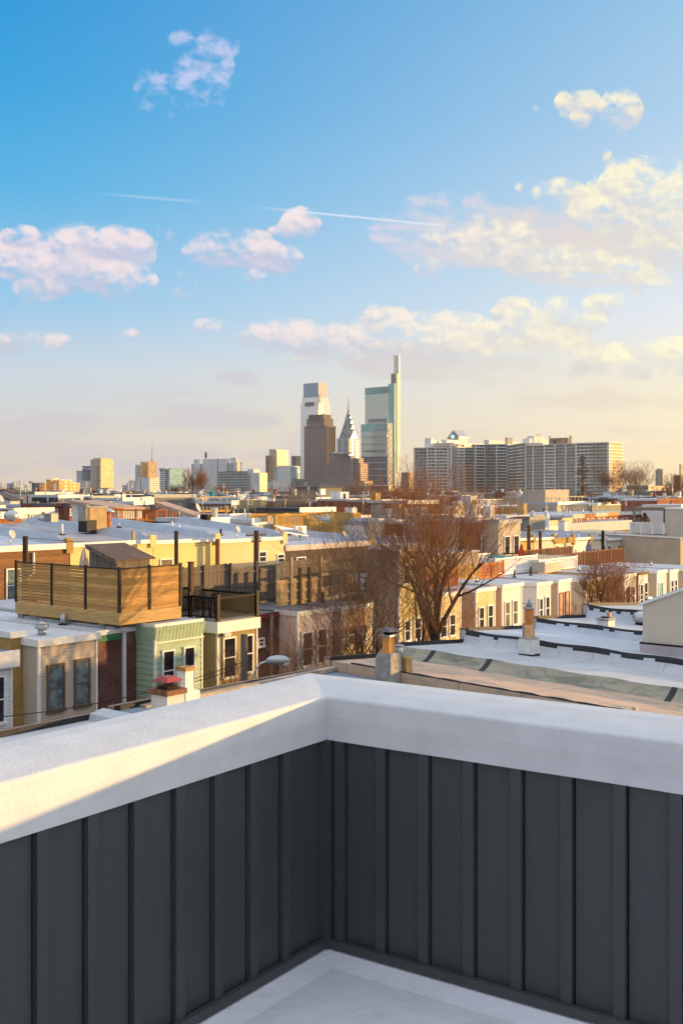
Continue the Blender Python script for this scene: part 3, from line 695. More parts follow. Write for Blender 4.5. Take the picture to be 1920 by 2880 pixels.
# far left white
ell_house('white sided rowhouse with wide white cornice cut by the left edge', -60, -30, 33, 1838, S_WHITE, wins=[(-14,9,1905,2030)], V=31.5, trimh=.5, over=.2, roof=ROOFG, back=34)
ell_house('narrow rowhouse with ochre rendered wall between white and beige neighbours', 30, 32, 68, 1779, OCHRE, V=vat(67, uat(110, 33.0)), clap=0, roof=ROOFW, wins=[], corner=False)
Vb = vat(67, uat(110, 33.0))
r,U,wd,dep,z_ = ell_house('beige sided rowhouse with two brown-framed windows beside the brick recess', 67, 110, 272, 1800, S_BEIGE, wins=[(136,176,1872,1995),(212,248,1858,1981)], frame=BROWNTRIM, gl=GB, trimmat=TRIM, trimh=.2, over=.12, clap=.115)
m = MB(); m.tube([(-1.0+2,1.2,z_),( 1.0,1.2,z_+.22)],.16,GALV,14); m.tube([(1.0,1.2,z_+.22),(1.0,1.2,z_+.36)],.26,GALV,14); m.tube([(1.0,1.2,z_+.36),(1.0,1.2,z_+.5)],[.24,.02],GALV,14)
gm = gmesh(m, 'roof_vent', 'round galvanised roof vent on the white roof of the beige house', 'roof vent', U, 33.0, 0)
Vr = vat(385, uat(436, 33.0))
# brick recess is a house of its own
rr,U2,wd2,_,z2_ = ell_house('dark red brick rowhouse recess with white downspout and green roof edge', 272, 274, 386, 1776, BRD, V=Vr, clap=0, corner=False, trimmat=TRIM, trimh=.12, roof=ROOFW)
m = MB(); su_ = uat(343, Vr)-U2; m.box(su_, su_+.12, -.13, -.0, 0, z2_-.1, TRIM); m.box(su_-.08, su_+.2, -.2, -.0, z2_-.1, z2_+.06, TRIM); m.build('downspout', rr)
m = MB(); m.box(.0, su_-.1, -.05, -.005, z2_-.42, z2_-.17, plain('green_board', (.05,.2,.08), .6, .2, 4)); m.build('frieze', rr)
r,U,wd,dep,z_ = ell_house('mint green sided rowhouse with panelled sloping cornice and two white windows', 384, 436, 568, 1757, S_MINT, wins=[(458,486,1832,1940),(518,543,1822,1925)], gl=GD, clap=.24, trimh=.1, over=.06, roof=ROOFL)
m = MB(); nb = 14                # board and batten mansard band
zc0, zc1 = z_-.72, z_-.1
m.hexa([(-.02,-.03,zc0),(wd+.03,-.03,zc0),(wd+.03,-.02,zc0),(-.02,-.02,zc0),(-.08,-.13,zc1),(wd+.1,-.13,zc1),(wd+.1,-.02,zc1),(-.12,-.02,zc1)], S_MINT)
m.hexa([(-.03,-.03,zc0),(-.02,-.03,zc0),(-.02,dep,zc0),(-.03,dep,zc0),(-.1,-.13,zc1),(-.05,-.13,zc1),(-.05,dep,zc1),(-.16,dep,zc1)], S_MINT)
for i in range(nb+1):
    x = -.02+(wd+.04)*i/nb; m.hexa([(x-.008,-.04,zc0),(x+.008,-.04,zc0),(x+.008,-.03,zc0),(x-.008,-.03,zc0),(x-.008,-.142,zc1),(x+.008,-.142,zc1),(x+.008,-.12,zc1),(x-.008,-.12,zc1)], S_MINT)
m.box(-.05, wd+.06, -.07, -.03, zc0-.05, zc0, TRIM); m.build('cornice', r)
r,U,wd,dep,z_ = ell_house('olive tan sided rowhouse with a black railed deck on its roof', 571, 612, 722, 1751, S_OLIVE, wins=[(628,658,1796,1902),(684,707,1788,1888)], gl=GD, clap=.12, trimh=.42, over=.12, roof=ROOFL)
TANH = (U, wd, z_)
m = MB(); m.tube([(.3,-.25,z_-.55),(.3,-.05,z_-.5)],[.1,.05],WHITE,8); m.tube([(.5,-.25,z_-.55),(.5,-.05,z_-.5)],[.1,.05],WHITE,8); m.build('flood_lamp', r)
rr,U2,wd2,_,z2_ = ell_house('dark brick rowhouse recess shadowed behind bare branches', 723, 724, 786, 1728, BRD, V=vat(785, uat(836, 33.0)), clap=0, corner=False, trimmat=plain('dark_red_trim',(.16,.03,.025),.7), trimh=.2, wins=[(726,738,1798,1815)], roof=ROOFG)
m = MB(); su_ = uat(758, vat(785, uat(836, 33.0)))-U2; m.box(su_, su_+.1, -.12, 0, 0, z2_-.1, plain('grey_downspout',(.3,.29,.28),.6)); m.build('downspout', rr)
ell_house('pale pink-white sided rowhouse with two dark windows behind bare branches', 784, 836, 931, 1721, S_PINK, wins=[(849,874,1780,1870),(892,914,1770,1862)], gl=GD, trimmat=S_WHITE, roof=ROOFG)
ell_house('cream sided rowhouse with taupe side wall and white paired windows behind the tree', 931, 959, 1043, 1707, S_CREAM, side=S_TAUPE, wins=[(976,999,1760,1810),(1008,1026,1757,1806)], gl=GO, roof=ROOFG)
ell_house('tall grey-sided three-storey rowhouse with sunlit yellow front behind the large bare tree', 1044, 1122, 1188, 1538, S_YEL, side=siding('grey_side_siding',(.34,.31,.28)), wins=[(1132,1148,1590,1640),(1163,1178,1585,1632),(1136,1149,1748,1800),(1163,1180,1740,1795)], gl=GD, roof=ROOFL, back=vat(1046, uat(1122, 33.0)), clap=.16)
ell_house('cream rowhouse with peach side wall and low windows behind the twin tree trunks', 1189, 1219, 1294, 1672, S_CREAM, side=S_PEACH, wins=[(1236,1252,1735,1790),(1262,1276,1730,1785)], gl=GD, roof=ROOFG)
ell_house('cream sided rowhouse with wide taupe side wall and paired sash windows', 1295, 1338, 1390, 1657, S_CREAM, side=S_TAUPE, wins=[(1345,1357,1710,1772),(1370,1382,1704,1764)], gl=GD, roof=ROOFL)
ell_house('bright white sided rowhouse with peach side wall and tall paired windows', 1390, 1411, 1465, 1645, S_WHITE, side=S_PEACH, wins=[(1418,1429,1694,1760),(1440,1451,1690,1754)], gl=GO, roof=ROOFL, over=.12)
ell_house('white rendered rowhouse with broad plain side wall left of the red-shuttered one', 1466, 1508, 1548, 1640, plain('white_stucco_wall',(.7,.68,.68),.8,.05,.8), wins=[(1514,1522,1685,1745),(1532,1541,1680,1740)], gl=GD, clap=0, roof=ROOFL)
REDW = glass('red_blind_window', (.22,.05,.03), .3)
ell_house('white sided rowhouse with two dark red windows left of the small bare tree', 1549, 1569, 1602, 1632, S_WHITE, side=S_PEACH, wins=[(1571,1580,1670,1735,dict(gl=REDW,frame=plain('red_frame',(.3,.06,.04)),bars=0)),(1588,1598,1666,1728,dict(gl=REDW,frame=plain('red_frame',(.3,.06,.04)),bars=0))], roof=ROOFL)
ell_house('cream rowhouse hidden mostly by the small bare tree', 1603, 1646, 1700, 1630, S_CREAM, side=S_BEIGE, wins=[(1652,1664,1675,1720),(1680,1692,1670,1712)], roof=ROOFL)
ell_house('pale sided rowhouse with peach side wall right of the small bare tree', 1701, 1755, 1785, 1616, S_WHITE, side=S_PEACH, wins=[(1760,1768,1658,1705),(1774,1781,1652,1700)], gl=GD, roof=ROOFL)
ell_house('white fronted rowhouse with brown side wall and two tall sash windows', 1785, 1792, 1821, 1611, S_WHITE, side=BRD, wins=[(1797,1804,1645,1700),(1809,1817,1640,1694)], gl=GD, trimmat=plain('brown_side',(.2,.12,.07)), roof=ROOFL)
ell_house('beige rowhouse with one wide green-curtained window', 1822, 1846, 1871, 1606, S_WHITE, side=S_BEIGE, wins=[(1851,1861,1640,1680,dict(gl=glass('teal_curtain',(.12,.3,.27),.2),bars=0))], roof=ROOFL)
ell_house('white rowhouse with paired windows second from the right edge', 1871, 1882, 1903, 1604, S_WHITE, side=S_BEIGE, wins=[(1884,1890,1634,1668),(1894,1900,1632,1664)], roof=ROOFL)
ell_house('beige sided rowhouse cut by the right edge', 1903, 1935, 1990, 1600, S_BEIGE, roof=ROOFL)

# =============== decks and fences on the far row ===============
WD = wood('honey_wood_boards', (.62,.34,.11), .3, .138, 2); WDF = wood('beam_wood', (.6,.38,.15), .15, .5, 2); WGREY = wood('weathered_grey_pickets', (.17,.135,.11), .35, .13, 0)
WVERT = wood('tan_vertical_pickets', (.42,.30,.17), .25, .13, 0); WOR = wood('orange_stained_wood', (.58,.19,.035), .2, .1, 0); WBR = wood('red_brown_stained_wood', (.22,.085,.04), .2, .1, 0); WGOLD = wood('golden_wood', (.62,.38,.1), .2, .12, 0)
def posts(r, pts, h, z0, s, mat, name='post', cap=0):
    for x, y in pts:
        m = MB(); m.box(x-s, x+s, y-s, y+s, z0, z0+h, mat)
        if cap: m.box(x-s*1.3, x+s*1.3, y-s*1.3, y+s*1.3, z0+h, z0+h+.04, mat)
        m.build(name, r)
def rail_run(r, p0, p1, z0, h, mat, gap=.12, bw=.022, name='railing', bot=.08, topw=.045, flat=True):
    """balustrade between two points; slope allowed through z pairs"""
    (x0,y0), (x1,y1) = p0, p1; L = math.hypot(x1-x0, y1-y0); dx_, dy_ = (x1-x0)/L, (y1-y0)/L
    za, zb_ = z0 if isinstance(z0, tuple) else (z0, z0); m = MB()
    def bar(s0, s1, o, a, b, q0, q1):
        P = []
        for s, oo in ((s0,-o),(s1,-o),(s1,o),(s0,o)): P.append((x0+dx_*s-dy_*oo, y0+dy_*s+dx_*oo))
        m.hexa([(P[i][0],P[i][1],(a if i in (0,3) else b)+q0) for i in range(4)]+[(P[i][0],P[i][1],(a if i in (0,3) else b)+q1) for i in range(4)], mat)
    bar(0, L, topw, za, zb_, h-.04, h); bar(0, L, .02, za, zb_, h-.1, h-.041); bar(0, L, .02, za, zb_, bot, bot+.06)
    n = max(2, int(L/gap))
    for i in range(1, n):
        s = L*i/n; zz = za+(zb_-za)*s/L; bar(s-bw, s+bw, bw, zz, zz, bot+.061, h-.101)
    return m.build(name, r)
def picket_run(r, p0, p1, z0, h, mat, pw=.14, gap=.012, jag=.06, name='picket_panel', th=.02, rails=True):
    (x0,y0), (x1,y1) = p0, p1; L = math.hypot(x1-x0, y1-y0); dx_, dy_ = (x1-x0)/L, (y1-y0)/L; m = MB(); rnd = random.Random(int(L*100))
    def bx(s0, s1, o0, o1, a, b):
        P = [(x0+dx_*s-dy_*o, y0+dy_*s+dx_*o) for s, o in ((s0,o0),(s1,o0),(s1,o1),(s0,o1))]
        m.hexa([(p[0],p[1],a) for p in P]+[(p[0],p[1],b) for p in P], mat)
    n = int(L/(pw+gap))
    for i in range(n):
        s = i*L/n; bx(s, s+pw, 0, th, z0+rnd.uniform(0,.02), z0+h+rnd.uniform(-jag,jag*.3))
    if rails:
        for q in (.12,.5,.85): bx(0, L, -.045, -.002, z0+h*q, z0+h*q+.09)
    return m.build(name, r)
def board_run(r, p0, p1, z0, h, mat, n=13, gap=.012, name='board_panel', th=.025, gaps=None):
    (x0,y0), (x1,y1) = p0, p1; L = math.hypot(x1-x0, y1-y0); dx_, dy_ = (x1-x0)/L, (y1-y0)/L; m = MB(); bh = h/n
    for i in range(n):
        g_ = gaps if gaps else gap
        P = [(x0+dx_*s-dy_*o, y0+dy_*s+dx_*o) for s, o in ((0,0),(L,0),(L,th),(0,th))]
        m.hexa([(p[0],p[1],z0+i*bh) for p in P]+[(p[0],p[1],z0+(i+1)*bh-g_) for p in P], mat)
    return m.build(name, r)
# big honey deck at left
U0, V0 = uat(336, 33.7), 33.7
dk = thing('wooden_deck', 'large honey-coloured wooden deck with tall horizontal board privacy screens on the left', 'deck', U0, V0, 0)
zb0, zb1, zt0 = 7.13, 7.62, 9.42; LD, WDk = 6.9, uat(508, V0)-U0
m = MB(); m.box(-.05, WDk, -.05, .0, zb0, zb1, WDF); m.box(-.05, .0, 0, LD, zb0, zb1, WDF); m.box(0, WDk, 0, LD, zb1-.2, zb1-.05, WDF); m.build('platform', dk)
lp = [0,2.1,4.35,LD]
for i in range(3): board_run(dk, (0,lp[i]+.06), (0,lp[i+1]-.04), zb1+.02, zt0-zb1-.1, WD, 13, gap=(.006,.014,.03)[i], th=-.025)
rp = [0, WDk*.48, WDk]
for i in range(2): board_run(dk, (rp[i]+.05,0), (rp[i+1]-.05,0), zb1+.02, zt0-zb1-.1, WD, 13, gap=.005, th=.025)
DPOST = plain('dark_post', (.03,.018,.012), .6, .2, 4)
posts(dk, [(0,y) for y in lp]+[(x,0) for x in rp[1:]], zt0-zb1+.02, zb1, .05, DPOST)
m = MB(); m.box(-.04,.04,0,LD,zt0-.08,zt0-.03,DPOST); m.box(0,WDk,-.04,.04,zt0-.08,zt0-.03,DPOST); m.build('top_rail', dk)
for i, y in enumerate((1.1,3.3,5.6,6.6)):
    m = MB(); m.box(.15,.5,y,y+.42,6.75,zb0,CONC); m.build('pier', dk)
m = MB(); m.box(.2, WDk, .6, LD, 6.7, 7.0, ROOFW); gmesh(m, 'flat_roof', 'white flat roof under the honey-coloured deck', 'roof', U0, V0, 0)
# folded beige umbrella on the deck, lean-to shed
def umbrella(label, px, py0, py1, V, mat, rad=.2, pole=None):
    u = uat(px, V); z0_, z1_ = zV(px, py1, V), zV(px, py0, V); r = thing('patio_umbrella', label, 'umbrella', u, V, z0_)
    h = z1_-z0_; m = MB(); m.tube([(0,0,-.9),(0,0,h)], .025, pole or WHITE, 6); m.build('pole', r)
    m = MB(); k = m.mi(mat); n = 12
    for j, (a, q) in enumerate(((0,.55),(.12,1.0),(.45,.8),(.75,.5),(.93,.25),(1,.06))):
        for i in range(n):
            w_ = 2*math.pi*i/n; rr_ = rad*q*(1 if i % 2 else .62); m.v.append((rr_*math.cos(w_), rr_*math.sin(w_), h*a))
    for j in range(5):
        for i in range(n):
            i2 = (i+1) % n; m.f.append((j*n+i, j*n+i2, (j+1)*n+i2, (j+1)*n+i)); m.m.append(k); m.sm.append(False)
    m.build('canopy', r); return r
umbrella('folded beige patio umbrella behind the honey-coloured screens', 237, 1538, 1598, 42.0, plain('beige_canvas',(.5,.42,.33),.9), .24)
SHING = brick('wood_shingles', (.16,.11,.085), (.10,.07,.055), (.05,.035,.03), .16, .12, .006)
us, vs = uat(325,41), 41.0; zr, ze = zU(245,1531,us), zV(325,1574,41); vr = vat(247, us)-vs; ue = uat(428,41)-us
sh_ = thing('garden_shed', 'weathered lean-to shed with brown wood shingle roof behind the honey-coloured deck', 'shed', us, vs, 0)
m = MB(); m.prism([(.05,6.8),(.05,ze-.1),(vr,zr-.1),(vr,6.8)], 'x', .1, ue-.1, WGREY); m.build('wall', sh_)
m = MB(); m.slab(-.1, ue+.1, -.15, vr+.1, ze, zr, .08, SHING); m.build('roof', sh_)
m = MB(); m.hexa([(-.14,-.17,ze-.2),(-.1,-.17,ze-.2),(-.1,vr,zr-.2),(-.14,vr,zr-.2),(-.14,-.17,ze+.02),(-.1,-.17,ze+.02),(-.1,vr,zr+.02),(-.14,vr,zr+.02)], WGREY); m.build('rake_board', sh_)
# black railed deck on the olive house
U0 = TANH[0]; zt_ = TANH[2]; bd = thing('roof_deck', 'black railed roof deck with tall dark posts on the olive tan house', 'deck', U0, 33.0, zt_)
w_, d_ = TANH[1], 3.4
m = MB(); m.box(-.05, w_+.05, -.02, d_, .005, .08, plain('deck_floor_grey',(.25,.23,.21),.8)); m.build('platform', bd)
rail_run(bd, (.05,.0), (w_,.0), .08, 1.0, BLACK); rail_run(bd, (.0,.05), (.0,d_*.5), .08, 1.0, BLACK); rail_run(bd, (-1.4,d_*.5), (0,d_*.5), .08, .98, BLACK); rail_run(bd, (w_,.05), (w_,d_), .08, 1.0, BLACK); rail_run(bd, (-1.4,d_), (w_,d_), .08, 1.15, BLACK)
posts(bd, [(0,0),(w_,0),(0,d_*.5)], 1.1, .05, .075, DPOST, cap=1); posts(bd, [(-1.35,d_*.4),(w_*.62,d_*.95)], 2.3, .05, .1, plain('brown_post',(.1,.05,.025),.7,.2,4), cap=1)
# simple furniture on it
tb = thing('patio_table', 'small black metal patio table on the black railed deck', 'table', U0+.9, 34.4, zt_+.08)
m = MB(); m.tube([(0,0,.68),(0,0,.71)], .42, BLACK, 16); m.build('table_top', tb)
for a in range(3): m = MB(); m.tube([(.3*math.cos(a*2.1),.3*math.sin(a*2.1),0),(.08*math.cos(a*2.1),.08*math.sin(a*2.1),.68)],.02,BLACK,6); m.build('leg', tb)
for i, (x, y) in enumerate(((.3,1.2),(1.75,1.7))):
    c_ = thing('patio_chair', ['black metal patio chair left of the round table on the black railed deck','black metal patio chair right of the round table on the black railed deck'][i], 'chair', U0+x, 33.0+y, zt_+.08, 'metal chairs on the black railed deck')
    m = MB(); m.box(-.22,.22,-.22,.22,.42,.46,BLACK); m.build('seat', c_); m = MB(); m.box(-.22,.22,.2,.23,.5,.92,BLACK); m.build('backrest', c_)
    for sx in (-.2,.2):
        for sy in (-.2,.2): m = MB(); m.tube([(sx,sy,0),(sx,sy,.42 if sy<0 else .9)],.014,BLACK,5); m.build('leg', c_)
# grey picket fence
fv = 37.2; ua, ub = uat(506,fv), uat(774,fv); zf0 = 6.75
fe = thing('picket_fence', 'tall weathered grey picket fence behind the black railed deck', 'fence', ua, fv, 0)
Lf = ub-ua; zl, zr_ = zV(520,1586,fv), zV(770,1588,fv)
picket_run(fe, (0,0), (Lf*.5,0), zf0, (zl+zr_)/2+.05-zf0, WGREY); picket_run(fe, (Lf*.5,0), (Lf,0), zf0, zr_-zf0, WGREY)
posts(fe, [(Lf*.23,-.06),(Lf*.5,-.06),(Lf*.78,-.06)], 2.2, zf0, .05, WGREY); posts(fe, [(Lf,-.02)], zr_-zf0+.03, zf0, .07, WVERT)
m = MB(); m.box(ua-uat(430,35), Lf+7.5, .1, 9.5, 6.3, 6.72, ROOFG); m.build('base', fe)
# sunlit lower fence to its right
fv2 = 35.3; ua, ub, uc = uat(778,fv2), uat(902,fv2), uat(1008,fv2)
f2 = thing('deck_fence', 'sunlit tan vertical board fence with open three-rail end right of the grey pickets', 'fence', ua, fv2, 0)
picket_run(f2, (0,0), (ub-ua,0), zV(778,1706,fv2), zV(778,1632,fv2)-zV(778,1706,fv2), WVERT, jag=.02, gap=.006)
Lx = uc-ua; posts(f2, [(ub-ua-.05,-.05),(1.0,-.05),((ub-ua+Lx)/2,-.03),(Lx,-.03)], 2.35, zV(778,1706,fv2), .06, WVERT); posts(f2, [((ub-ua)*.5,-.05),((ub-ua)*.72,-.05)], 1.8, zV(778,1706,fv2), .07, plain('dark_brown_post',(.06,.035,.02)))
for a, hh in ((2.0,.16),(1.35,.14),(.5,.45)):
    m = MB(); z_ = zV(778,1706,fv2)+a; m.box(ub-ua, Lx, -.05, 0, z_-hh/2, z_+hh/2, WVERT); m.build('rail', f2)
f3 = thing('picket_fence', 'dark grey picket fence in shade behind the sunlit tan fence', 'fence', uat(786,41), 41, 0)
picket_run(f3, (0,0), (uat(1000,41)-uat(786,41),0), 6.7, zV(790,1578,41)-6.7, WGREY, gap=.02)
# taupe sided parapet and orange balconies right of the large trees
fvb = 39.5; ua, ub = uat(1191,fvb), uat(1345,fvb)
h5 = thing('rowhouse', 'low taupe sided rear addition behind the orange stained deck railings', 'house', ua, fvb, 0)
m = MB(); m.box(0,ub-ua,0,4,0,zV(1200,1564,fvb),S_TAUPE); m.clap('x',0,ub-ua,0,5.5,zV(1200,1564,fvb),S_TAUPE,.16); m.build('wall', h5)
m = MB(); m.box(-.05,ub-ua+.05,-.05,4,zV(1200,1564,fvb)+.002,zV(1200,1564,fvb)+.12,ROOFL); m.build('roof', h5)
def deck(label, px0, px1, pyt, pyb, V, mat, dep=3.0, plat=None, gap=.13, h=None, slopes=None, np_=3, leftside=True, name='roof_deck', rightside=False, beam=.25):
    u0, u1 = uat(px0,V), uat(px1,V); zb_ = zV(px0,pyb,V); hh = zV(px0,pyt,V)-zb_
    r = thing(name, label, 'deck', u0, V, zb_); W_ = u1-u0
    m = MB(); m.box(0,W_,0,dep,-beam,0,plat or mat); m.build('platform', r)
    rail_run(r, (0,0), (W_,0), 0, hh, mat, gap)
    if leftside: rail_run(r, (0,0), (0,dep), 0, hh, mat, gap)
    if rightside: rail_run(r, (W_,0), (W_,dep), 0, hh, mat, gap)
    rail_run(r, (0,dep), (W_,dep), 0, hh, mat, gap)
    posts(r, [(W_*i/np_,0) for i in range(np_+1)]+[(0,dep)], hh+.04, 0, .055, mat, cap=1)
    m = MB()
    for i in range(np_+1): m.box(W_*i/np_-.06, W_*i/np_+.06, .05, .17, -beam-.8, -beam, plat or mat)
    m.build('support', r)
    return r, u0, W_, hh, zb_
deck('orange stained deck railing lowest, seen through the large tree trunks', 1192, 1286, 1602, 1668, 35.2, WOR, 3.2, gap=.12)
deck('pale yellow railed deck between two orange ones behind the large tree', 1288, 1346, 1596, 1633, 37.5, WGOLD, 2.5, gap=.12, leftside=False)
deck('orange stained deck with heavy beam left of the white railed deck', 1348, 1414, 1586, 1622, 37.5, WOR, 2.5, gap=.13, np_=2, leftside=False, beam=.45)
WP = plain('white_pvc_rail', (.78,.77,.75), .4, .03, 3)
deck('white railed roof deck with a teal covered table', 1392, 1508, 1571, 1610, 39.0, WP, 4.0, gap=.14, np_=2, leftside=True)
deck('white railed roof deck behind the beige air conditioning cabinet', 1514, 1620, 1575, 1612, 38.5, WP, 3.4, plat=WGOLD, gap=.14, np_=2, rightside=True)
deck('long dark red-brown railed deck right of the white railed decks', 1557, 1752, 1560, 1606, 41.5, WBR, 5.0, plat=WBR, gap=.14, np_=5)
m = MB(); u_ = uat(1735,40.2); m.box(0,1.6,0,3,0,.35,WBR); gmesh(m, 'deck_step', 'brown boxed landing at the right end of the red-brown deck', 'landing', u_, 40.2, zV(1735,1612,40.2))
ac = thing('air_conditioner', 'large beige rooftop air conditioning cabinet before the white rail', 'air conditioner', uat(1531,37.6), 37.6, zV(1531,1613,37.6))
wa = uat(1577,37.6)-uat(1531,37.6); ha = zV(1531,1583,37.6)-zV(1531,1613,37.6); m = MB(); m.box(0,wa,0,1.1,.05,ha,plain('beige_cabinet',(.45,.4,.33),.6,.06,2)); m.box(-.02,wa+.02,-.02,1.12,ha,ha+.03,GALV); m.build('cabinet', ac)
m = MB(); m.box(.1,wa*.45,-.015,0,.15,ha-.12,plain('cabinet_panel',(.4,.36,.3),.6)); m.build('panel', ac)
tt = thing('patio_table', 'teal covered round table on the white railed deck', 'table', uat(1402,40.6), 40.6, zV(1402,1604,40.6))
TEAL = plain('teal_fabric', (.02,.3,.28), .8, .15, 3); m = MB(); m.tube([(0,0,.0),(0,0,.98)],.04,GALV,6); m.build('pedestal', tt); m = MB(); m.tube([(0,0,.55),(0,0,.85),(0,0,1.02),(0,0,1.08)],[.95,.92,.75,.1],TEAL,14); m.tube([(1.3,0,.6),(1.3,0,.95),(1.3,0,1.0)],[.45,.4,.1],TEAL,10); m.build('cover', tt)
umbrella('folded red patio umbrella on the white railed deck', 1465, 1529, 1572, 41.5, plain('red_canvas',(.5,.05,.02),.9), .3)
umbrella('folded grey-purple patio umbrella on the red-brown deck', 1654, 1518, 1562, 44.0, plain('lilac_grey_canvas',(.2,.19,.28),.9), .32)
# =============== upper row behind the alley (front plane v = 50) ===============
VU = 50.0
RU = membrane('roof_upper_pinkish', (.44,.41,.42), 1.0, 0, (.36,.3,.28), .55); RU2 = membrane('roof_upper_bluewhite', (.55,.57,.62), 1.05, 0, (.4,.42,.47), .6)
LATT = plain('upturn_grey_blue', (.34,.38,.44), .6, .1, 1.5, .3, 10)
def upper(label, px0, px1, py0, wall, roof, back=61.5, rise=.85, wins=(), clap=.2, trimmat=None, party=True, trimh=.22, post=None, name='rowhouse', zoff=0, gl=None, V=VU):
    u0, u1 = uat(px0,V), uat(px1,V); zt_ = zV((px0+px1)/2,py0,V); W_ = u1-u0; D_ = back-V
    r = thing(name, label, 'house', u0, V, 0)
    m = MB(); z1 = zt_-trimh; m.box(0,W_-.01,0,D_,0,z1,wall)
    if clap: m.clap('x',0,W_-.01,0,2,z1,wall,clap,.03)
    m.build('wall', r)
    m = MB(); nn = 8
    for i in range(nn): m.slab(0,W_-.01,D_*i/nn,D_*(i+1)/nn,zt_-.04+rise*i/nn,zt_-.04+rise*(i+1)/nn,.3,roof)
    m.build('roof', r)
    m = MB(); m.box(-.02,W_,-.14,-.0,z1,zt_+.02,trimmat or TRIM); m.build('fascia', r)
    rp = random.Random(int(px0*3+px1))
    for i_ in range(rp.randint(1,3)):
        m = MB(); x_, y_ = rp.uniform(.1,.8)*W_, rp.uniform(1,D_-2); zb_ = zt_+rise*y_/D_; m.tube([(x_,y_,zb_-.1),(x_,y_,zb_+rp.uniform(.35,.7))], .07, rp.choice([WHITE,GALV,BLACK,ORG2]), 8); m.tube([(x_,y_,zb_-.1),(x_,y_,zb_+.02)], .2, TAR, 8); m.build('vent_pipe', r)
    if rp.random() < .3:
        m = MB(); x_, y_ = rp.uniform(.2,.8)*W_, .4; m.tube([(x_,y_,zt_-.1),(x_,y_,zt_+.55)], .03, GALV, 5); m.tube([(x_+.03,y_-.14,zt_+.64),(x_,y_,zt_+.58)], [.24,.05], plain('dish_grey',(.45,.45,.45),.5), 12); m.build('satellite_dish', r)
    if party:       # membrane ridge over the party wall
        m = MB(); n = 16
        for i in range(n):
            a, b_ = D_*i/n, D_*(i+1)/n; za, zb_ = zt_-.04+rise*i/n, zt_-.04+rise*(i+1)/n
            ha, hb = (.05 if i == 0 else .38), .38
            m.hexa([(W_-1.0,a,za),(W_+.1,a,za),(W_+.1,b_,zb_),(W_-1.0,b_,zb_),(W_-.35,a,za+ha),(W_-.02,a,za+ha+.04),(W_-.02,b_,zb_+hb+.04),(W_-.35,b_,zb_+hb)], LATT)
        m.build('party_ridge', r)
        m = MB(); m.box(W_-.3,W_+.15,-.16,.12,z1-.25,zt_+.28,post or OCHRE); m.build('party_end', r)
    for w_ in wins:
        kw = dict(gl=gl);
        if len(w_) > 4: kw.update(w_[4])
        winpx(r, u0, V, *w_[:4], **kw)
    return r, u0, W_, zt_
r,u0,W_,zt_ = upper('brown log-sided rowhouse with white gutter and window unit at the far left', -60, 196, 1534, S_BROWNLOG, RU2, wins=[(20,54,1602,1690)], clap=.28, gl=GB, trimh=.3)
m = MB(); xx = uat(92,VU)-u0; m.tube([(xx,-.12,zt_-.4),(xx,-.12,zt_-1.5),(xx-.55,-.12,zt_-1.9),(xx-.95,-.12,zt_-2.0),(xx-.95,-.12,3)],.065,TRIM,8); m.build('downspout', r)
ac = thing('air_conditioner', 'white window air conditioner under the far left sash window', 'air conditioner', uat(29,VU), VU-.45, zV(40,1716,VU))
wa = uat(68,VU)-uat(29,VU); m = MB(); m.box(0,wa*.8,0,.45,0,.42,WHITE); m.build('case', ac); m = MB(); m.box(.06,wa*.7,-.012,0,.05,.36,BLACK); m.build('grille', ac)
upper('pale yellow sided rowhouse behind the shingled shed', 198, 430, 1523, S_YEL, RU, wins=[(448-70,470-70,1585,1620,dict(gl=GO))], post=S_YEL)
upper('pale yellow sided rowhouse with a curtained window above the grey pickets', 431, 611, 1517, S_YEL, RU, wins=[(452,482,1574,1600,dict(gl=GO,bars=0))], post=S_CREAM)
upper('cream sided rowhouse with a white window beside the weathered utility pole', 612, 800, 1514, S_CREAM, ROOFL, wins=[(728,746,1553,1578)], post=S_CREAM, back=60)
upper('vine-streaked brown stucco rowhouse with small white windows', 801, 1046, 1528, STG, ROOFL, wins=[(770+10,786+10,1560,1580),(834,856,1569,1582),(924,956,1573,1592)], clap=0, trimmat=S_PINK, rise=.4, trimh=.36)
upper('cream rowhouse glimpsed left through the large tree crown', 1048, 1188, 1530, S_CREAM, ROOFL, rise=.4, wins=[(1090,1105,1560,1590)], post=S_WHITE)
upper('cream rowhouse with red-brown shutters behind the large tree', 1190, 1268, 1519, S_CREAM, ROOFG, wins=[(1300-62,1308-62,1545,1570,dict(gl=REDW))], rise=.4, trimmat=OCHRE)
upper('white rowhouse with red shuttered window right of the large tree', 1270, 1350, 1517, S_WHITE, ROOFG, wins=[(1302,1311,1540,1563,dict(gl=GO)),(1340-2,1346,1541,1561,dict(gl=REDW))], rise=.4)
upper('cream rowhouse with plain wall behind the teal covered table', 1351, 1434, 1514, S_WHITE, ROOFL, wins=[(1416,1424,1547,1568),(1373,1378,1557,1567)], rise=.4)
upper('golden ochre rowhouse behind the folded red umbrella', 1436, 1500, 1514, plain('gold_render',(.62,.4,.12),.85,.08,1), ROOFG, wins=[(1441,1451,1554,1568),(1484,1490,1537,1568,dict(gl=GD))], clap=0, rise=.4, post=OCHRE)
upper('cream rendered rowhouse between two dark utility poles', 1501, 1556, 1512, plain('cream_render2',(.72,.62,.46),.85,.05,1), ROOFL, wins=[(1503,1508,1549,1565,dict(gl=GD)),(1542,1548,1544,1562)], clap=0, rise=.4, post=OCHRE)
upper('bright cream rowhouse with ochre frieze and two sash windows', 1557, 1611, 1512, plain('bright_cream_render',(.78,.7,.52),.85,.04,1), ROOFB, wins=[(1562,1568,1536,1560),(1596,1602,1534,1558)], clap=0, rise=.4, trimmat=OCHRE, trimh=.55, post=OCHRE)
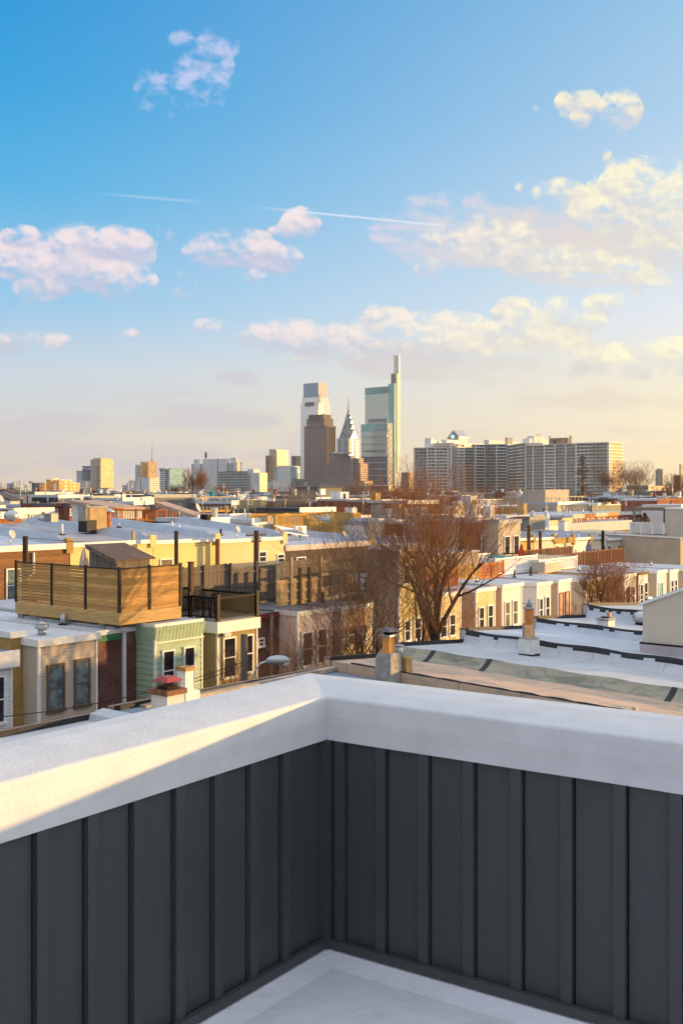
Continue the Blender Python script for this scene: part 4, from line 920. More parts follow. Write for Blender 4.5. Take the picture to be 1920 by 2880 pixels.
upper('plain cream rowhouse with white pipe behind the folded grey-purple umbrella', 1612, 1660, 1512, S_WHITE, ROOFB, wins=[(1617,1620,1547,1557)], clap=0, rise=.4)
upper('cream rowhouse with a pale door right of the folded grey-purple umbrella', 1661, 1690, 1511, plain('cream_render2',(.7,.6,.44)), ROOFB, wins=[(1664,1671,1543,1562,dict(gl=GO,bars=0))], clap=0, rise=.4)
upper('narrow white sided rowhouse beside the tall dark pole', 1691, 1704, 1509, S_WHITE, ROOFB, wins=[(1694,1699,1535,1559)], clap=.2, rise=.4, party=False)
upper('grey-cream rowhouse adjoining the long beige stucco wall', 1705, 1745, 1514, plain('grey_cream_render',(.52,.46,.36),.85,.05,1), ROOFL, wins=[(1707,1713,1535,1559,dict(gl=GD)),(1735,1742,1532,1562,dict(gl=GO,bars=0))], clap=0, rise=.3, party=False)
# long beige stucco side wall at right
Ub = uat(1746,VU); zl, zr_ = zU(1746,1503,Ub), zU(1912,1513,Ub); Ll = VU-vat(1912,Ub)
sb = thing('rowhouse', 'long blank beige stucco side wall with white coping below the white balcony', 'house', Ub, VU, 0)
m = MB(); m.hexa([(0,-Ll,0),(9,-Ll,0),(9,8,0),(0,8,0),(0,-Ll,zr_-.1),(9,-Ll,zr_-.1),(9,8,zl+.1),(0,8,zl+.1)], STUC); m.build('wall', sb)
m = MB(); m.hexa([(-.1,-Ll-.05,zr_-.08),(.2,-Ll-.05,zr_-.08),(.2,8,zl+.12),(-.1,8,zl+.12),(-.1,-Ll-.05,zr_),(.2,-Ll-.05,zr_),(.2,8,zl+.2),(-.1,8,zl+.2)], TRIM); m.build('coping', sb)
m = MB(); m.slab(.2,9,-Ll,8,zr_-.1,zl-.1,.2,ROOFL); m.build('roof', sb)
# light stucco box behind it, with the white balcony
Uc = Ub+5; Vc = vat(1872,Uc)
lb = thing('rowhouse', 'tall light grey-cream stucco block at the right edge behind the beige wall', 'house', Uc, Vc, 0)
LST = plain('light_cream_stucco',(.56,.49,.41),.9,.05,.6,.2,40)
zt_ = zU(1872,1432,Uc); m = MB(); m.box(0,9,-6.5,0,0,zt_,LST); m.build('wall', lb); m = MB(); m.box(-.1,9,-6.5,.1,zt_,zt_+.14,TRIM); m.build('coping', lb)
Vd = vat(1772,Uc-.3)
bl = thing('balcony', 'white railed balcony on grey beams attached to the light stucco block', 'balcony', Uc-.3, Vc+.1, zU(1850,1506,Uc-.3))
LB = Vd-Vc-.1; hb_ = zU(1820,1469,Uc)-zU(1820,1499,Uc)
m = MB(); m.box(0,4,0,LB,-.1,.12,plain('grey_beam',(.2,.18,.16))); m.build('platform', bl)
rail_run(bl, (0,.05), (0,LB), .12, hb_+.1, WP, .16, .028); posts(bl, [(0,.05),(0,LB*.34),(0,LB*.67),(0,LB)], hb_+.12, .1, .09, WP); rail_run(bl, (0,LB), (4,LB), .12, hb_+.1, WP, .16, .028)
m = MB()
for q in (.03,.36,.68,.97): m.box(.1,.3,LB*q-.1,LB*q+.1,-2,-.1,_mc['grey_beam'])
m.build('support', bl)
pg = thing('pergola', 'grey wooden pergola above the white railed balcony', 'pergola', Uc+.3, Vc+.2, 0); z0_, z1_ = zU(1820,1470,Uc), zU(1820,1436,Uc)
for y in (.1,LB-.3): m = MB(); m.box(0,.18,y,y+.18,z0_-.5,z1_,_mc['grey_beam']); m.build('post', pg)
m = MB(); m.box(-.05,.2,-.1,LB,z1_,z1_+.25,_mc['grey_beam']); 
for i in range(8): m.box(-.05,2.5,LB*i/8,LB*i/8+.1,z1_+.251,z1_+.4,_mc['grey_beam'])
m.build('beam', pg)

# ---- rooftop pieces on the upper roofs ----
WOODP = plain('utility_pole_wood', (.09,.05,.03), .9, .3, 6, .4, 40, stretch=(1,1,.2))
def pole(label, px, py0, V, w_, mat=None, name='utility_pole', cat='utility pole', arms=(), z0=0.0, lab=None):
    u = uat(px,V); h = zV(px,py0,V); r = thing(name, label, cat, u, V, z0)
    m = MB(); m.tube([(0,0,0),(0,0,h-z0)], [w_*1.15,w_], mat or WOODP, 8); m.build('pole', r)
    for dz_, L in arms:
        m = MB(); m.box(-L/2,L/2,-.06,.06,h-z0-dz_,h-z0-dz_+.1,mat or WOODP)
        for q in (-.48,-.3,.3,.48): m.tube([(L*q,0,h-z0-dz_+.1),(L*q,0,h-z0-dz_+.28)],[.035,.05],CONC,6)
        m.build('crossarm', r)
    return r
pole('dark brown pole before the brown log-sided house', 72, 1508, 48.5, .14, plain('dark_pole',(.045,.025,.015),.8))
pole('thin dark pole before the pale yellow houses', 496, 1493, 48.5, .12, _mc['dark_pole'])
pole('weathered utility pole with crossarm before the cream house', 721, 1492, 47.8, .17, arms=((.35,1.8),(.75,.8)))
pole('short rust-brown square post between two yellow houses', 612, 1516, 49.6, .14, plain('rust_post',(.22,.085,.03),.8))
pole('dark utility pole behind the folded red umbrella', 1486, 1478, 47.5, .17, arms=((.5,1.4),))
pole('dark utility pole between the two white railed decks', 1518, 1494, 47.5, .15, plain('brown_pole',(.1,.04,.02),.8))
pole('slim black pole before the narrow white sided house', 1694, 1492, 47.5, .16, BLACK)
pole('yellow vent stack standing at the edge of the left upper roof', 374, 1493, 50.3, .11, plain('yellow_pipe',(.5,.36,.12),.8), name='vent_pipe', cat='vent pipe')
pole('white vent stack above the plain cream house', 1625, 1502, 50.6, .09, WHITE, name='vent_pipe', cat='vent pipe')
def rzU(v): return (v-VU)/11.5*.85
# big double chimney on left roof
def chim(label, px, pyb, pyt, V, w_, d_, mat, cap=None, name='chimney', pots=0, potmat=None, taper=1.0):
    u = uat(px,V); z0_ = zV(px,pyb,V); z1_ = zV(px,pyt,V); r = thing(name, label, 'chimney', u, V, z0_-.2); h = z1_-z0_+.2
    m = MB(); m.hexa([(-w_/2*taper,-d_/2,0),(w_/2*taper,-d_/2,0),(w_/2*taper,d_/2,0),(-w_/2*taper,d_/2,0),(-w_/2,-d_/2,h),(w_/2,-d_/2,h),(w_/2,d_/2,h),(-w_/2,d_/2,h)], mat); m.build('stack', r)
    m = MB(); m.box(-w_/2-.06,w_/2+.06,-d_/2-.06,d_/2+.06,h+.001,h+.1,cap or CONC); m.build('cap', r)
    for i in range(pots):
        x = (i-(pots-1)/2)*.35; m = MB(); m.tube([(x,0,h+.1),(x,0,h+.45)],[.12,.1],potmat or ORG,8); m.build('pot', r)
    return r
YREN = plain('sunlit_tan_render', (.46,.32,.16), .95, .2, 2, .6, 20, dirt=((.12,.09,.07),1.3,.6))
c_ = chim('broad weathered tan double chimney with tarred foot on the left upper roof', 262, 1487, 1428, 54.5, 1.55, .8, YREN)
m = MB(); m.box(-.8,-.05,-.43,.42,0,.75,TAR); m.build('tarred_foot', c_); m = MB(); m.box(-.85,-.55,-.4,.4,.7,1.72,CHC); m.build('buttress', c_)
pole('rusty metal flue with conical cap beside the broad tan chimney', 303, 1436, 54.5, .24, plain('rusted_flue',(.30,.13,.07),.7,.5,3), name='metal_flue', cat='flue', z0=9.2)
m = MB(); m.tube([(0,0,0),(0,0,.08),(0,0,.3)],[.5,.48,.05],GALV,10); gmesh(m, 'flue_cap', 'galvanised cone cap over the rusty flue', 'flue cap', uat(303,54.5), 54.5, zV(303,1440,54.5))
c_ = chim('squat tan chimney with dark block and whitewashed foot in the middle of the upper roofs', 598, 1493, 1464, 58, .95, .9, YREN)
m = MB(); m.box(-1.0,-.48,-.46,.3,.9,1.45,BLACK); m.build('dark_block', c_); m = MB(); m.box(-1.0,.5,-.6,-.46,0,.7,WREN); m.build('whitewash_skirt', c_)
pole('pale round flue rising behind the squat tan chimney', 603, 1429, 59.5, .24, plain('pale_flue',(.6,.5,.38),.6), name='metal_flue', cat='flue', z0=9.5)
# utility pole with yellow arm
pl = pole('sunlit utility pole with long yellow crossarm carrying insulators', 635, 1421, 66, .14, plain('yellow_pole',(.42,.27,.07),.8))
h = zV(635,1421,66); m = MB(); m.box(-3.2,.5,-.08,.08,h-.55,h-.38,_mc['yellow_pole']); m.tube([(0,0,h-2.6),(-2.4,0,h-.5)],.06,_mc['yellow_pole'],5)
for i in range(9): m.tube([(-3.1+i*.42,0,h-.38),(-3.1+i*.42,0,h-.1)],[.06,.09],CONC,6)
m.build('crossarm', pl)
# golden wooden stair deck, heat pump and skylight
V5 = 57.5; u5 = uat(775,V5); zd = zV(775,1512,V5)
gd = thing('wooden_deck', 'golden wooden roof deck with picket screens and stair on the upper roofs', 'deck', u5, V5, 0)
Wd5 = uat(996,V5)-u5; ht = zV(775,1447,V5)
rail_run(gd, (0,.0), (Wd5*.38,0), zd+.2, ht-zd-.2, WGOLD, .2, .035); rail_run(gd, (Wd5*.62,-.6), (Wd5,-.6), zd-.15, ht-zd+.15, WGOLD, .2, .04); rail_run(gd, (0,3), (Wd5,3), zd+.5, ht-zd-.5, WGOLD, .2, .035); rail_run(gd, (Wd5,-.6), (Wd5,3), zd+.2, ht-zd-.2, WGOLD, .2, .035)
rail_run(gd, (Wd5*.36,-.3), (Wd5*.6,-.9), (ht-1.3,zd-.4), 1.15, WGOLD, .2, .035, name='stair_rail'); rail_run(gd, (Wd5*.5,-.7), (Wd5*.66,-1.1), (ht-1.9,zd-.5), 1.15, WGOLD, .2, .035, name='stair_rail')
m = MB(); m.box(0,Wd5,0,3,zd+.75,zd+1.0,WGOLD); m.box(Wd5*.55,Wd5*.85,-1,-.62,zd-.3,zd+.35,WGOLD); m.build('platform', gd)
posts(gd, [(0,0),(Wd5*.38,0),(Wd5*.62,-.6),(Wd5,-.6)], ht-zd+.2, zd-.2, .09, WGOLD)
hp = thing('heat_pump', 'white outdoor heat pump with round fan beside the golden deck', 'heat pump', uat(832,55.5), 55.5, zV(832,1512,55.5))
wh = uat(862,55.5)-uat(832,55.5); hh = zV(832,1480,55.5)-zV(832,1512,55.5); m = MB(); m.box(0,wh*1.0,0,.4,0,hh,WHITE); m.build('case', hp)
m = MB(); m.prism([(wh*.38+.3*math.cos(a*.4),hh*.5+.42*math.sin(a*.4)) for a in range(16)], 'y', -.02, -.001, plain('fan_grille',(.18,.18,.18),.5)); m.build('fan', hp)
sk = thing('skylight', 'tilted white framed greenhouse-style panel leaning on the silver roof', 'skylight', uat(778,54.5), 54.5, zV(778,1500,54.5)-.2)
ws = uat(842,54.5)-uat(778,54.5); m = MB(); m.hexa([(0,-.9,.25),(ws,-.9,-.1),(ws,.3,.35),(0,.3,.75),(0,-.9,.33),(ws,-.9,-.02),(ws,.3,.43),(0,.3,.83)], WHITE); m.build('frame', sk)
m = MB()
for i in range(6):
    for j in range(2):
        x0_, x1_ = ws*(.05+i*.155), ws*(.05+i*.155+.12); q = lambda x, y: .34-.35*x/ws+.42*(y+.9)/1.2; y0_, y1_ = -.8+j*.55, -.35+j*.55
        m.hexa([(x0_,y0_,q(x0_,y0_)),(x1_,y0_,q(x1_,y0_)),(x1_,y1_,q(x1_,y1_)),(x0_,y1_,q(x0_,y1_)),(x0_,y0_,q(x0_,y0_)+.02),(x1_,y0_,q(x1_,y0_)+.02),(x1_,y1_,q(x1_,y1_)+.02),(x0_,y1_,q(x0_,y1_)+.02)], GLASS)
m.build('pane', sk)
chim('brick chimney at the left end of the blue-grey roof', 1477, 1495, 1462, 55, .9, .7, BRBR, cap=BRBR, taper=1.05)
chim('tall whitewashed chimney in the middle of the blue-grey roof', 1582, 1497, 1466, 58, .85, .8, CHW)
# orange-red railed deck beyond the left roofs
r_ = deck('orange-red stained roof deck with long sunlit balustrade beyond the left roofs', 383, 494, 1433, 1466, 66, WOR, 6.5, gap=.2, np_=4, beam=.4)
for q in r_[0].children: pass
# street lamps
LAMPG = plain('lamp_grey', (.5,.52,.54), .4, .1, 4, metal=.3)
def lamp(label, pxp, pyp, V, pxh, pyh, mirror=1, s=1.0):
    u = uat(pxp,V); zp = zV(pxp,pyp,V); r = thing('street_lamp', label, 'street lamp', u, V, 0)
    m = MB(); m.tube([(0,0,0),(0,0,zp)],[.13,.1],plain('grey_lamp_pole_wood',(.11,.09,.07),.9,.3,5,.4,30,stretch=(1,1,.2)),8); m.build('pole', r)
    uh = uat(pxh,V)-u; zh = zV(pxh,pyh,V); m = MB(); m.tube([(0,-.1,zh-1.15),(uh*.12,-.15,zh-.7),(uh*.3,-.15,zh-.22),(uh*.6,-.15,zh),(uh,-.15,zh+.03)],.03,LAMPG,6); m.build('arm', r)
    m = MB(); m.tube([(uh-.05,-.15,zh+.03),(uh+.1,-.15,zh+.03),(uh+.35,-.15,zh+.01),(uh+.75,-.15,zh-.04),(uh+.98,-.15,zh-.07)],[.07,.12,.15,.13,.03],LAMPG,10); hd = m.build('lamp_head', r)
    m = MB(); m.tube([(uh+.5,-.15,zh-.1),(uh+.7,-.15,zh-.15),(uh+.92,-.15,zh-.12)],[.05,.13,.04],plain('lamp_lens',(.6,.58,.5),.3),8); m.build('lens', hd)
lamp('grey cobra-head street lamp on a weathered pole left of the parapet corner', 687, 1784, 22, 744, 1860)
lamp('grey cobra-head street lamp beside the stucco side wall', 1766, 1652, 24, 1806, 1684)
# cables
CAB = plain('cable', (.03,.03,.03), .7)
def cable(label, A_, B_, sag, r_=.012):
    pts = [A_.lerp(B_, i/24)-Vector((0,0,sag*4*(i/24)*(1-i/24))) for i in range(25)]
    m = MB(); o_ = pts[0]; m.tube([p-o_ for p in pts], r_, CAB, 4); b = m.build('overhead_cable'); b.location = o_; tag(b, label, 'cable', 'overhead cables')
P3 = lambda px, py, D: Vector(((px-960)/F*D, D, zD(py, D)))
cable('thin cable sagging across the beige house from the left edge', P3(-20,2018,26), P3(686,1860,31), .25)
cable('thin cable rising from the mint house towards the olive one', P3(440,1936,30), P3(690,1870,31), .1, .009)
cable('cable crossing low before the upper cream houses', P3(721,1497,80), P3(72,1512,57), .5, .014)
cable('cable running right from the yellow-armed pole', P3(637,1426,95), P3(1486,1484,100), .9, .014)
cable('cable over the white rail decks at right', P3(1486,1484,100), P3(1990,1470,140), .9, .014)
# transformer rings on near pole
rg = thing('utility_bracket', 'dark pole bracket with two metal rings at the tree trunk base', 'bracket', *gD(1165,30), zD(1880,30))
m = MB()
for dz_ in (.12,.52):
    pts = [(.0+.22*math.cos(a*.524),0,dz_+.22*math.sin(a*.524)) for a in range(13)]; m.tube(pts,.035,BLACK,6,cap=False)
m.build('ring', rg); m = MB(); m.tube([(-.7,0,.3),(.3,0,.33)],.05,BLACK,6); m.tube([(-.7,0,-.6),(-.7,0,.4)],.06,BLACK,6); m.build('bar', rg)
# =============== buildings on the skyline ===============
def blk(m, U0, V0, D, xs, xl, xr, z0, z1, mf, ms=None, roof=None, dep=None, inset=0):
    u, v = gD(xl, D); w_ = uat(xr, v)-u; d_ = dep if dep else (vat(xs, u)-v if xs < xl else w_)
    x0, x1, y0, y1 = u-U0, u-U0+w_, v-V0, v-V0+d_; ms = ms or mf; roof = roof or CONC
    m.face([(x0,y0,z0),(x1,y0,z0),(x1,y0,z1),(x0,y0,z1)], mf); m.face([(x1,y1,z0),(x0,y1,z0),(x0,y1,z1),(x1,y1,z1)], mf)
    m.face([(x0,y1,z0),(x0,y0,z0),(x0,y0,z1),(x0,y1,z1)], ms); m.face([(x1,y0,z0),(x1,y1,z0),(x1,y1,z1),(x1,y0,z1)], ms)
    m.face([(x0,y0,z1),(x1,y0,z1),(x1,y1,z1),(x0,y1,z1)], roof)
    return x0, x1, y0, y1
def bldg(label, D, tiers, name='building', cat='building', group=None, roofkit=(), seed=0):
    """tiers: (xs, xl, xr, ytop, front material, side material[, part name])"""
    U0, V0 = gD(tiers[0][1], D); r = thing(name, label, cat, U0, V0, 0, group)
    for q in tiers:
        m = MB(); z1 = zD(q[3], D); z0 = zD(q[7], D) if len(q) > 7 else 0
        x0, x1, y0, y1 = blk(m, U0, V0, D, q[0], q[1], q[2], z0, z1, q[4], q[5]); m.build(q[6] if len(q) > 6 and q[6] else 'wall', r)
        t_ = max(.3, D*.0006); p_ = MB(); 
        p_.box(x0-t_*.3, x1+t_*.3, y0-t_*.3, y1+t_*.3, z1+.01, z1+t_, q[4] if D > 900 else TRIM); p_.build('parapet', r)
    rnd = random.Random(seed)
    for (px0, px1, yt, mt) in roofkit:
        u, v = gD(px0, D); m = MB(); w_ = uat(px1, v)-u; zb_ = min(zD(q[3], D) for q in tiers)-1 if D > 900 else zD(max(q[3] for q in tiers), D)-.3; off = D*.006
        m.box(u-U0, u-U0+w_, v-V0+off, v-V0+off+max(w_*.7, 1), zb_, zD(yt, D), mt); m.build('roof_unit', r)
    return r
FD = {}
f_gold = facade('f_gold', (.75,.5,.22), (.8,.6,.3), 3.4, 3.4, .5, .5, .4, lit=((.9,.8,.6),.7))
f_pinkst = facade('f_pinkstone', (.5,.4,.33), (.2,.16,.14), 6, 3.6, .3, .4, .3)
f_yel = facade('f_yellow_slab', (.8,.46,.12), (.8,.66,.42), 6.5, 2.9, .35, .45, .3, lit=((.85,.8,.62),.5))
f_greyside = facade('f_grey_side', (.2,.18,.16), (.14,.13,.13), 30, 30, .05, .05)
f_grid = facade('f_dark_grid', (.5,.48,.44), (.10,.10,.11), 3.2, 3.3, .78, .72, .15)
f_sungrid = facade('f_sunlit_grid', (.7,.52,.28), (.55,.35,.14), 3.2, 3.3, .66, .62, .2)  # sun-facing walls: low-sun gold put into wall and pane colour
f_strip = facade('f_white_strip', (.66,.64,.62), (.13,.13,.14), 9, 3.4, .94, .42, .2)
f_white = facade('f_white_blank', (.70,.68,.66), (.2,.2,.2), 40, 60, .05, .9)
f_whitewin = facade('f_white_lit', (.78,.7,.55), (.25,.2,.15), 5, 3.4, .7, .35)
f_teal = facade('f_teal_glass', (.24,.34,.38), (.16,.33,.38), 2.6, 3.4, .8, .62, .1, spand=(.3,.36,.38), metal=.3)
f_tealgreen = facade('f_teal_green', (.55,.6,.56), (.12,.30,.28), 7, 3.8, .86, .5, .12)
f_blueg = facade('f_blue_glass', (.1,.12,.16), (.08,.1,.15), 3, 3.6, .9, .6, .08, metal=.2)
f_dkbrown = facade('f_dark_brown', (.17,.12,.10), (.06,.06,.07), 3, 3.5, .5, .5, .1)
f_browngold = facade('f_brown_gold', (.4,.27,.15), (.35,.26,.12), 3, 3.5, .5, .5, .15, lit=((.7,.5,.25),.6))
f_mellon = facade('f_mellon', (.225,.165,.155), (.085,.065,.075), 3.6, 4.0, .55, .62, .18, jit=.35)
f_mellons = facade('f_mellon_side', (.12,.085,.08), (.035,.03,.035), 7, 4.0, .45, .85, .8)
f_greyw = facade('f_grey_wide', (.26,.225,.205), (.10,.09,.10), 3.2, 3.8, .85, .45, .15)
f_sunw = facade('f_sunlit_wide', (.5,.34,.2), (.2,.12,.08), 9, 3.8, .9, .4, .7)  # sun-facing copy of the grey wide wall, warm light put into its colour
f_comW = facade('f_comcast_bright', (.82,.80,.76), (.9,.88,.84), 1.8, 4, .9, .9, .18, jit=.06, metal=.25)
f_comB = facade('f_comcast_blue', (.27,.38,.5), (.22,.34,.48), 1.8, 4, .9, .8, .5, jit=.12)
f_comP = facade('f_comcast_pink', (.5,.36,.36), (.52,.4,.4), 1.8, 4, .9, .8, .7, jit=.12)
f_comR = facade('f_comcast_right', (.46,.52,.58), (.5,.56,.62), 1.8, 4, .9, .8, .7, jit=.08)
f_ctc = facade('f_ctc_glass', (.46,.5,.47), (.56,.6,.55), 2.2, 4.2, .9, .82, .12, jit=.14, metal=.35)
f_ctcT = facade('f_ctc_teal', (.22,.42,.42), (.18,.42,.43), 2.2, 4.2, .9, .82, .1, jit=.25, metal=.35)
f_ctcD = facade('f_ctc_dark', (.08,.11,.14), (.07,.11,.15), 2.2, 4.2, .9, .7, .5, jit=.4)
f_brk = facade('f_brick_blocks', (.20,.105,.075), (.5,.42,.36), 5.5, 3.6, .35, .35, .3, lit=((.8,.72,.6),.6))
f_cream = facade('f_cream_tower', (.62,.5,.36), (.16,.12,.1), 4, 3.4, .55, .5)
f_bluefar = facade('f_far_blue', (.40,.44,.48), (.24,.28,.33), 8, 4, .6, .5)
f_peach = facade('f_peach_low', (.72,.52,.33), (.32,.22,.15), 5, 3.2, .45, .4)
f_olive = facade('f_olive_grey', (.34,.32,.26), (.14,.14,.12), 4, 3.1, .75, .5)
f_neo = facade('f_white_neo', (.6,.58,.56), (.25,.26,.3), 4, 9, .3, .5)
SG = plain('grey_service', (.32,.30,.28), .8); SW = plain('white_service', (.68,.66,.62), .7)
# left
bldg('hazy blue-grey slab blocks low on the far left horizon', 3000, [(20,24,70,1361,f_bluefar,f_bluefar),(36,40,60,1357,f_bluefar,f_bluefar)])
bldg('pale distant block peeping out beside the blue-grey slabs', 3300, [(2,5,18,1362,f_bluefar,f_bluefar),(70,76,88,1366,f_bluefar,f_bluefar)])
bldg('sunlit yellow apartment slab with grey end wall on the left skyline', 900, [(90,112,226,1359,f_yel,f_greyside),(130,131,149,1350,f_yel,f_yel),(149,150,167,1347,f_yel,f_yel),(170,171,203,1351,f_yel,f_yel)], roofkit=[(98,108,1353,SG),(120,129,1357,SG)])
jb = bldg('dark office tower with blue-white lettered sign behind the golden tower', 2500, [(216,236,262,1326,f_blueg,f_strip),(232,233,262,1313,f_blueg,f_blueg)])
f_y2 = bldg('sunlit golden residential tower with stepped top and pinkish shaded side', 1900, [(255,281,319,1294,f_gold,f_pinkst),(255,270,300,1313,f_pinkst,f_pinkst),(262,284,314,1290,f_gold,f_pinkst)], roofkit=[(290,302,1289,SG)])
bldg('grey banded block at the foot of the dark lettered tower', 2200, [(226,231,258,1354,f_strip,f_strip)])
bldg('striped yellow and dark tower with a thin mast on the left skyline', 2050, [(381,396,418,1309,f_sungrid,f_strip),(396,397,418,1300,f_yel,f_yel),(417,418,442,1299,f_browngold,f_blueg)])
bldg('low white building with rows of small windows beside the golden tower', 1700, [(276,277,322,1374,f_strip,f_strip)])
bldg('white block with blank face and sunlit windowed end below the mast tower', 1600, [(387,421,448,1345,f_whitewin,f_white),(363,364,382,1353,f_white,f_white)])
bldg('pale pyramid-stepped low complex left of the white block', 1800, [(345,350,389,1366,f_strip,f_strip),(355,362,385,1360,f_white,f_white)])
bldg('white gridded tower with blue-green glass front right of the mast tower', 1700, [(450,477,523,1321,f_teal,f_strip),(462,464,505,1318,f_teal,f_white)], roofkit=[(466,474,1316,SG),(495,503,1317,SG)])
bldg('long white hotel slab with dark window strips and end fin', 1500, [(539,648,655,1305,f_strip,f_strip),(570,632,645,1292,f_white,f_white),(648,664,667,1289,f_white,f_white),(666,667,681,1301,f_whitewin,f_whitewin),(545,556,562,1294,f_white,f_white)])
bldg('wide office block with dark square window grid and sunlit gold end', 1300, [(614,695,696,1327,f_grid,f_grid),(695,730,752,1331,f_sungrid,f_white),(696,712,731,1321,SW,SW)])
gb_ = bldg('small blue-green glass block below the striped gold tower', 1400, [(560,575,600,1372,f_teal,f_strip)])
bldg('dark brown glass tower with cream crown left of the tallest towers', 2300, [(747,757,806,1283,f_browngold,f_dkbrown),(757,776,805,1265,f_cream,f_cream),(802,803,811,1268,f_cream,f_cream)])
bldg('brown and cream tower partly hidden behind the bright glass tower', 2500, [(819,833,846,1284,f_browngold,f_dkbrown)])
bldg('pale teal-banded office block before the brown glass tower', 1600, [(774,822,844,1315,f_teal,f_tealgreen),(780,815,842,1312,SW,SW)])
bldg('small white neoclassical building with tall pilasters', 1000, [(754,757,803,1357,f_neo,f_neo),(762,768,786,1352,f_neo,f_neo)])
bldg('rough grey stone block below the bright glass tower', 1100, [(818,825,865,1357,f_pinkst,f_greyside),(822,838,856,1349,f_greyside,f_greyside)])
# statue on the city hall cupola
st_ = thing('clock_tower_top', 'white cupola topped with a dark standing statue above the long hotel slab', 'tower', *gD(579,2600), 0)
m = MB(); z_ = lambda y: zD(y,2600); m.tube([(0,0,40),(0,0,z_(1302)),(0,0,z_(1299)),(0,0,z_(1293)),(0,0,z_(1288))],[9,9,6,4.2,2.6],SW,10); m.build('cupola', st_)
m = MB(); m.tube([(0,0,z_(1288)),(0,0,z_(1284)),(0,0,z_(1278)),(0,0,z_(1274)),(0,0,z_(1272)),(0,0,z_(1269))],[2.2,2.6,3.0,2.2,1.0,1.3],plain('bronze_statue',(.05,.05,.045),.6),8); m.build('statue', st_)
m = MB(); z_ = lambda y: zD(y,2060); m.tube([(0,0,z_(1300)),(0,0,z_(1275)),(0,0,z_(1246))],[1.1,.7,.25],plain('antenna_red_white',(.4,.2,.16),.7),5); u_, v_ = gD(424,2060); gmesh(m,'antenna_mast','thin reddish antenna mast on the striped yellow tower','antenna',u_,v_-4)
# sign on dark tower
bpy.ops.object.select_all(action='DESELECT')
def text_mesh(txt, size, mat, parent, loc, rotz=0.0, name='lettering', th=.3):
    cu = bpy.data.curves.new('t', 'FONT'); cu.body = txt; cu.size = size; cu.extrude = th
    o = bpy.data.objects.new('t', cu); C.objects.link(o); dg = bpy.context.evaluated_depsgraph_get(); me = bpy.data.meshes.new_from_object(o.evaluated_get(dg))
    bpy.data.objects.remove(o); bpy.data.curves.remove(cu); n = bpy.data.objects.new(name, me); me.materials.clear(); me.materials.append(mat); C.objects.link(n)
    n.parent = parent; n.location = loc; n.rotation_euler = (R(90), 0, rotz); return n
u_, v_ = gD(233,2470)
sg_ = thing('sign', 'blue rooftop sign with white lettering on the dark office tower', 'sign', u_, v_, zD(1322,2470), rot=-R(15))
m = MB(); m.box(0,24,0,1,-1,9,plain('sign_blue',(.05,.10,.2),.5)); m.build('panel', sg_)
text_mesh('Jefferson', 7.2, plain('sign_white',(.9,.92,.95),.4), sg_, (7,-.1,.6)); m = MB(); m.prism([(1.2+2.1*math.cos(a*.5),3.6+2.4*math.sin(a*.5)) for a in range(13)],'y',-.3,-.05,_mc['sign_white']); m.build('emblem', sg_)

# ---- main towers ----
D1 = 2700; U1_, V1_ = gD(895,D1)
tw = thing('skyscraper', 'bright reflective glass tower with blue and pink crown, left of the two tallest', 'skyscraper', U1_, V1_, 0)
def tb(nm, xs, xl, xr, yt, yb, mf, ms, D, root, U0, V0):
    m = MB(); blk(m, U0, V0, D, xs, xl, xr, zD(yb,D) if yb else 0, zD(yt,D), mf, ms, SG); return m.build(nm, root)
tb('crown', 853,895,919,1076,1116,f_comP,f_comB,D1,tw,U1_,V1_)
tb('upper_shaft', 849,895,924,1115,1140,f_comR,f_comW,D1,tw,U1_,V1_)
tb('shaft', 845,893,928,1134,None,f_comR,f_comW,D1,tw,U1_,V1_)
m = MB(); u_, v_ = gD(895,D1); vb = vat(884,u_-.4)-V1_; vc = vat(859,u_-.4)-V1_; m.box(-3.0,-2.2,vb,vc,zD(1141,D1),zD(1130,D1),f_blueg); m.build('window_band', tw)
m = MB(); m.box(-2.4,uat(906,v_)-U1_,-2.2,-1.4,zD(1240,D1),zD(1134,D1),f_dkbrown)
for i in range(6): m.box(-1,7,-1.5,1,zD(1112+i*5,D1),zD(1110+i*5,D1),BLACK)
m.build('recess_panel', tw)
D2 = 2350; U2_, V2_ = gD(916,D2)
tw = thing('skyscraper', 'dark brown granite-grid tower with stepped shoulders before the bright glass tower', 'skyscraper', U2_, V2_, 0)
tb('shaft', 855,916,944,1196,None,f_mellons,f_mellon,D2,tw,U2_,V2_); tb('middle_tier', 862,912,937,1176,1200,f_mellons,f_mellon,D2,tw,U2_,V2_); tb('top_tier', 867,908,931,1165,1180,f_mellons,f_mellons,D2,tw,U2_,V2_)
m = MB(); u_, v_ = gD(916,D2)
for i in range(4): xx = uat(918+i*7,v_)-U2_; m.box(xx,xx+2.2,-1.5,0,0,zD(1200,D2),plain('pier_dark',(.05,.035,.035),.8))
m.build('pier', tw)
# spire tower with chevron gables
D3 = 2600; U3_, V3_ = gD(985,D3); f_lib = facade('f_liberty', (.4,.39,.36), (.3,.36,.38), 3, 8, .9, .55, .5, jit=.2, spand=(.66,.62,.55)); LBD = plain('liberty_dark_glass',(.17,.19,.25),.15); LBL = plain('liberty_pale_glass',(.36,.43,.41),.5,.1,.05); LBW = plain('liberty_cream_glass',(.27,.29,.3),.6,.1,.05); LBF = plain('fin_cream',(.44,.5,.56),.6,.1,.05)
tw = thing('skyscraper', 'blue-cream tower with stacked chevron gables rising to a needle spire', 'skyscraper', U3_, V3_, 0)
m = MB(); x0,x1,y0,y1 = blk(m,U3_,V3_,D3,947,981,1012,0,zD(1232,D3),f_lib,f_lib); m.build('shaft', tw)
cx_, cy_ = (x0+x1)/2, (y0+y1)/2; HWx, HWy = (x1-x0)/2, (y1-y0)/2
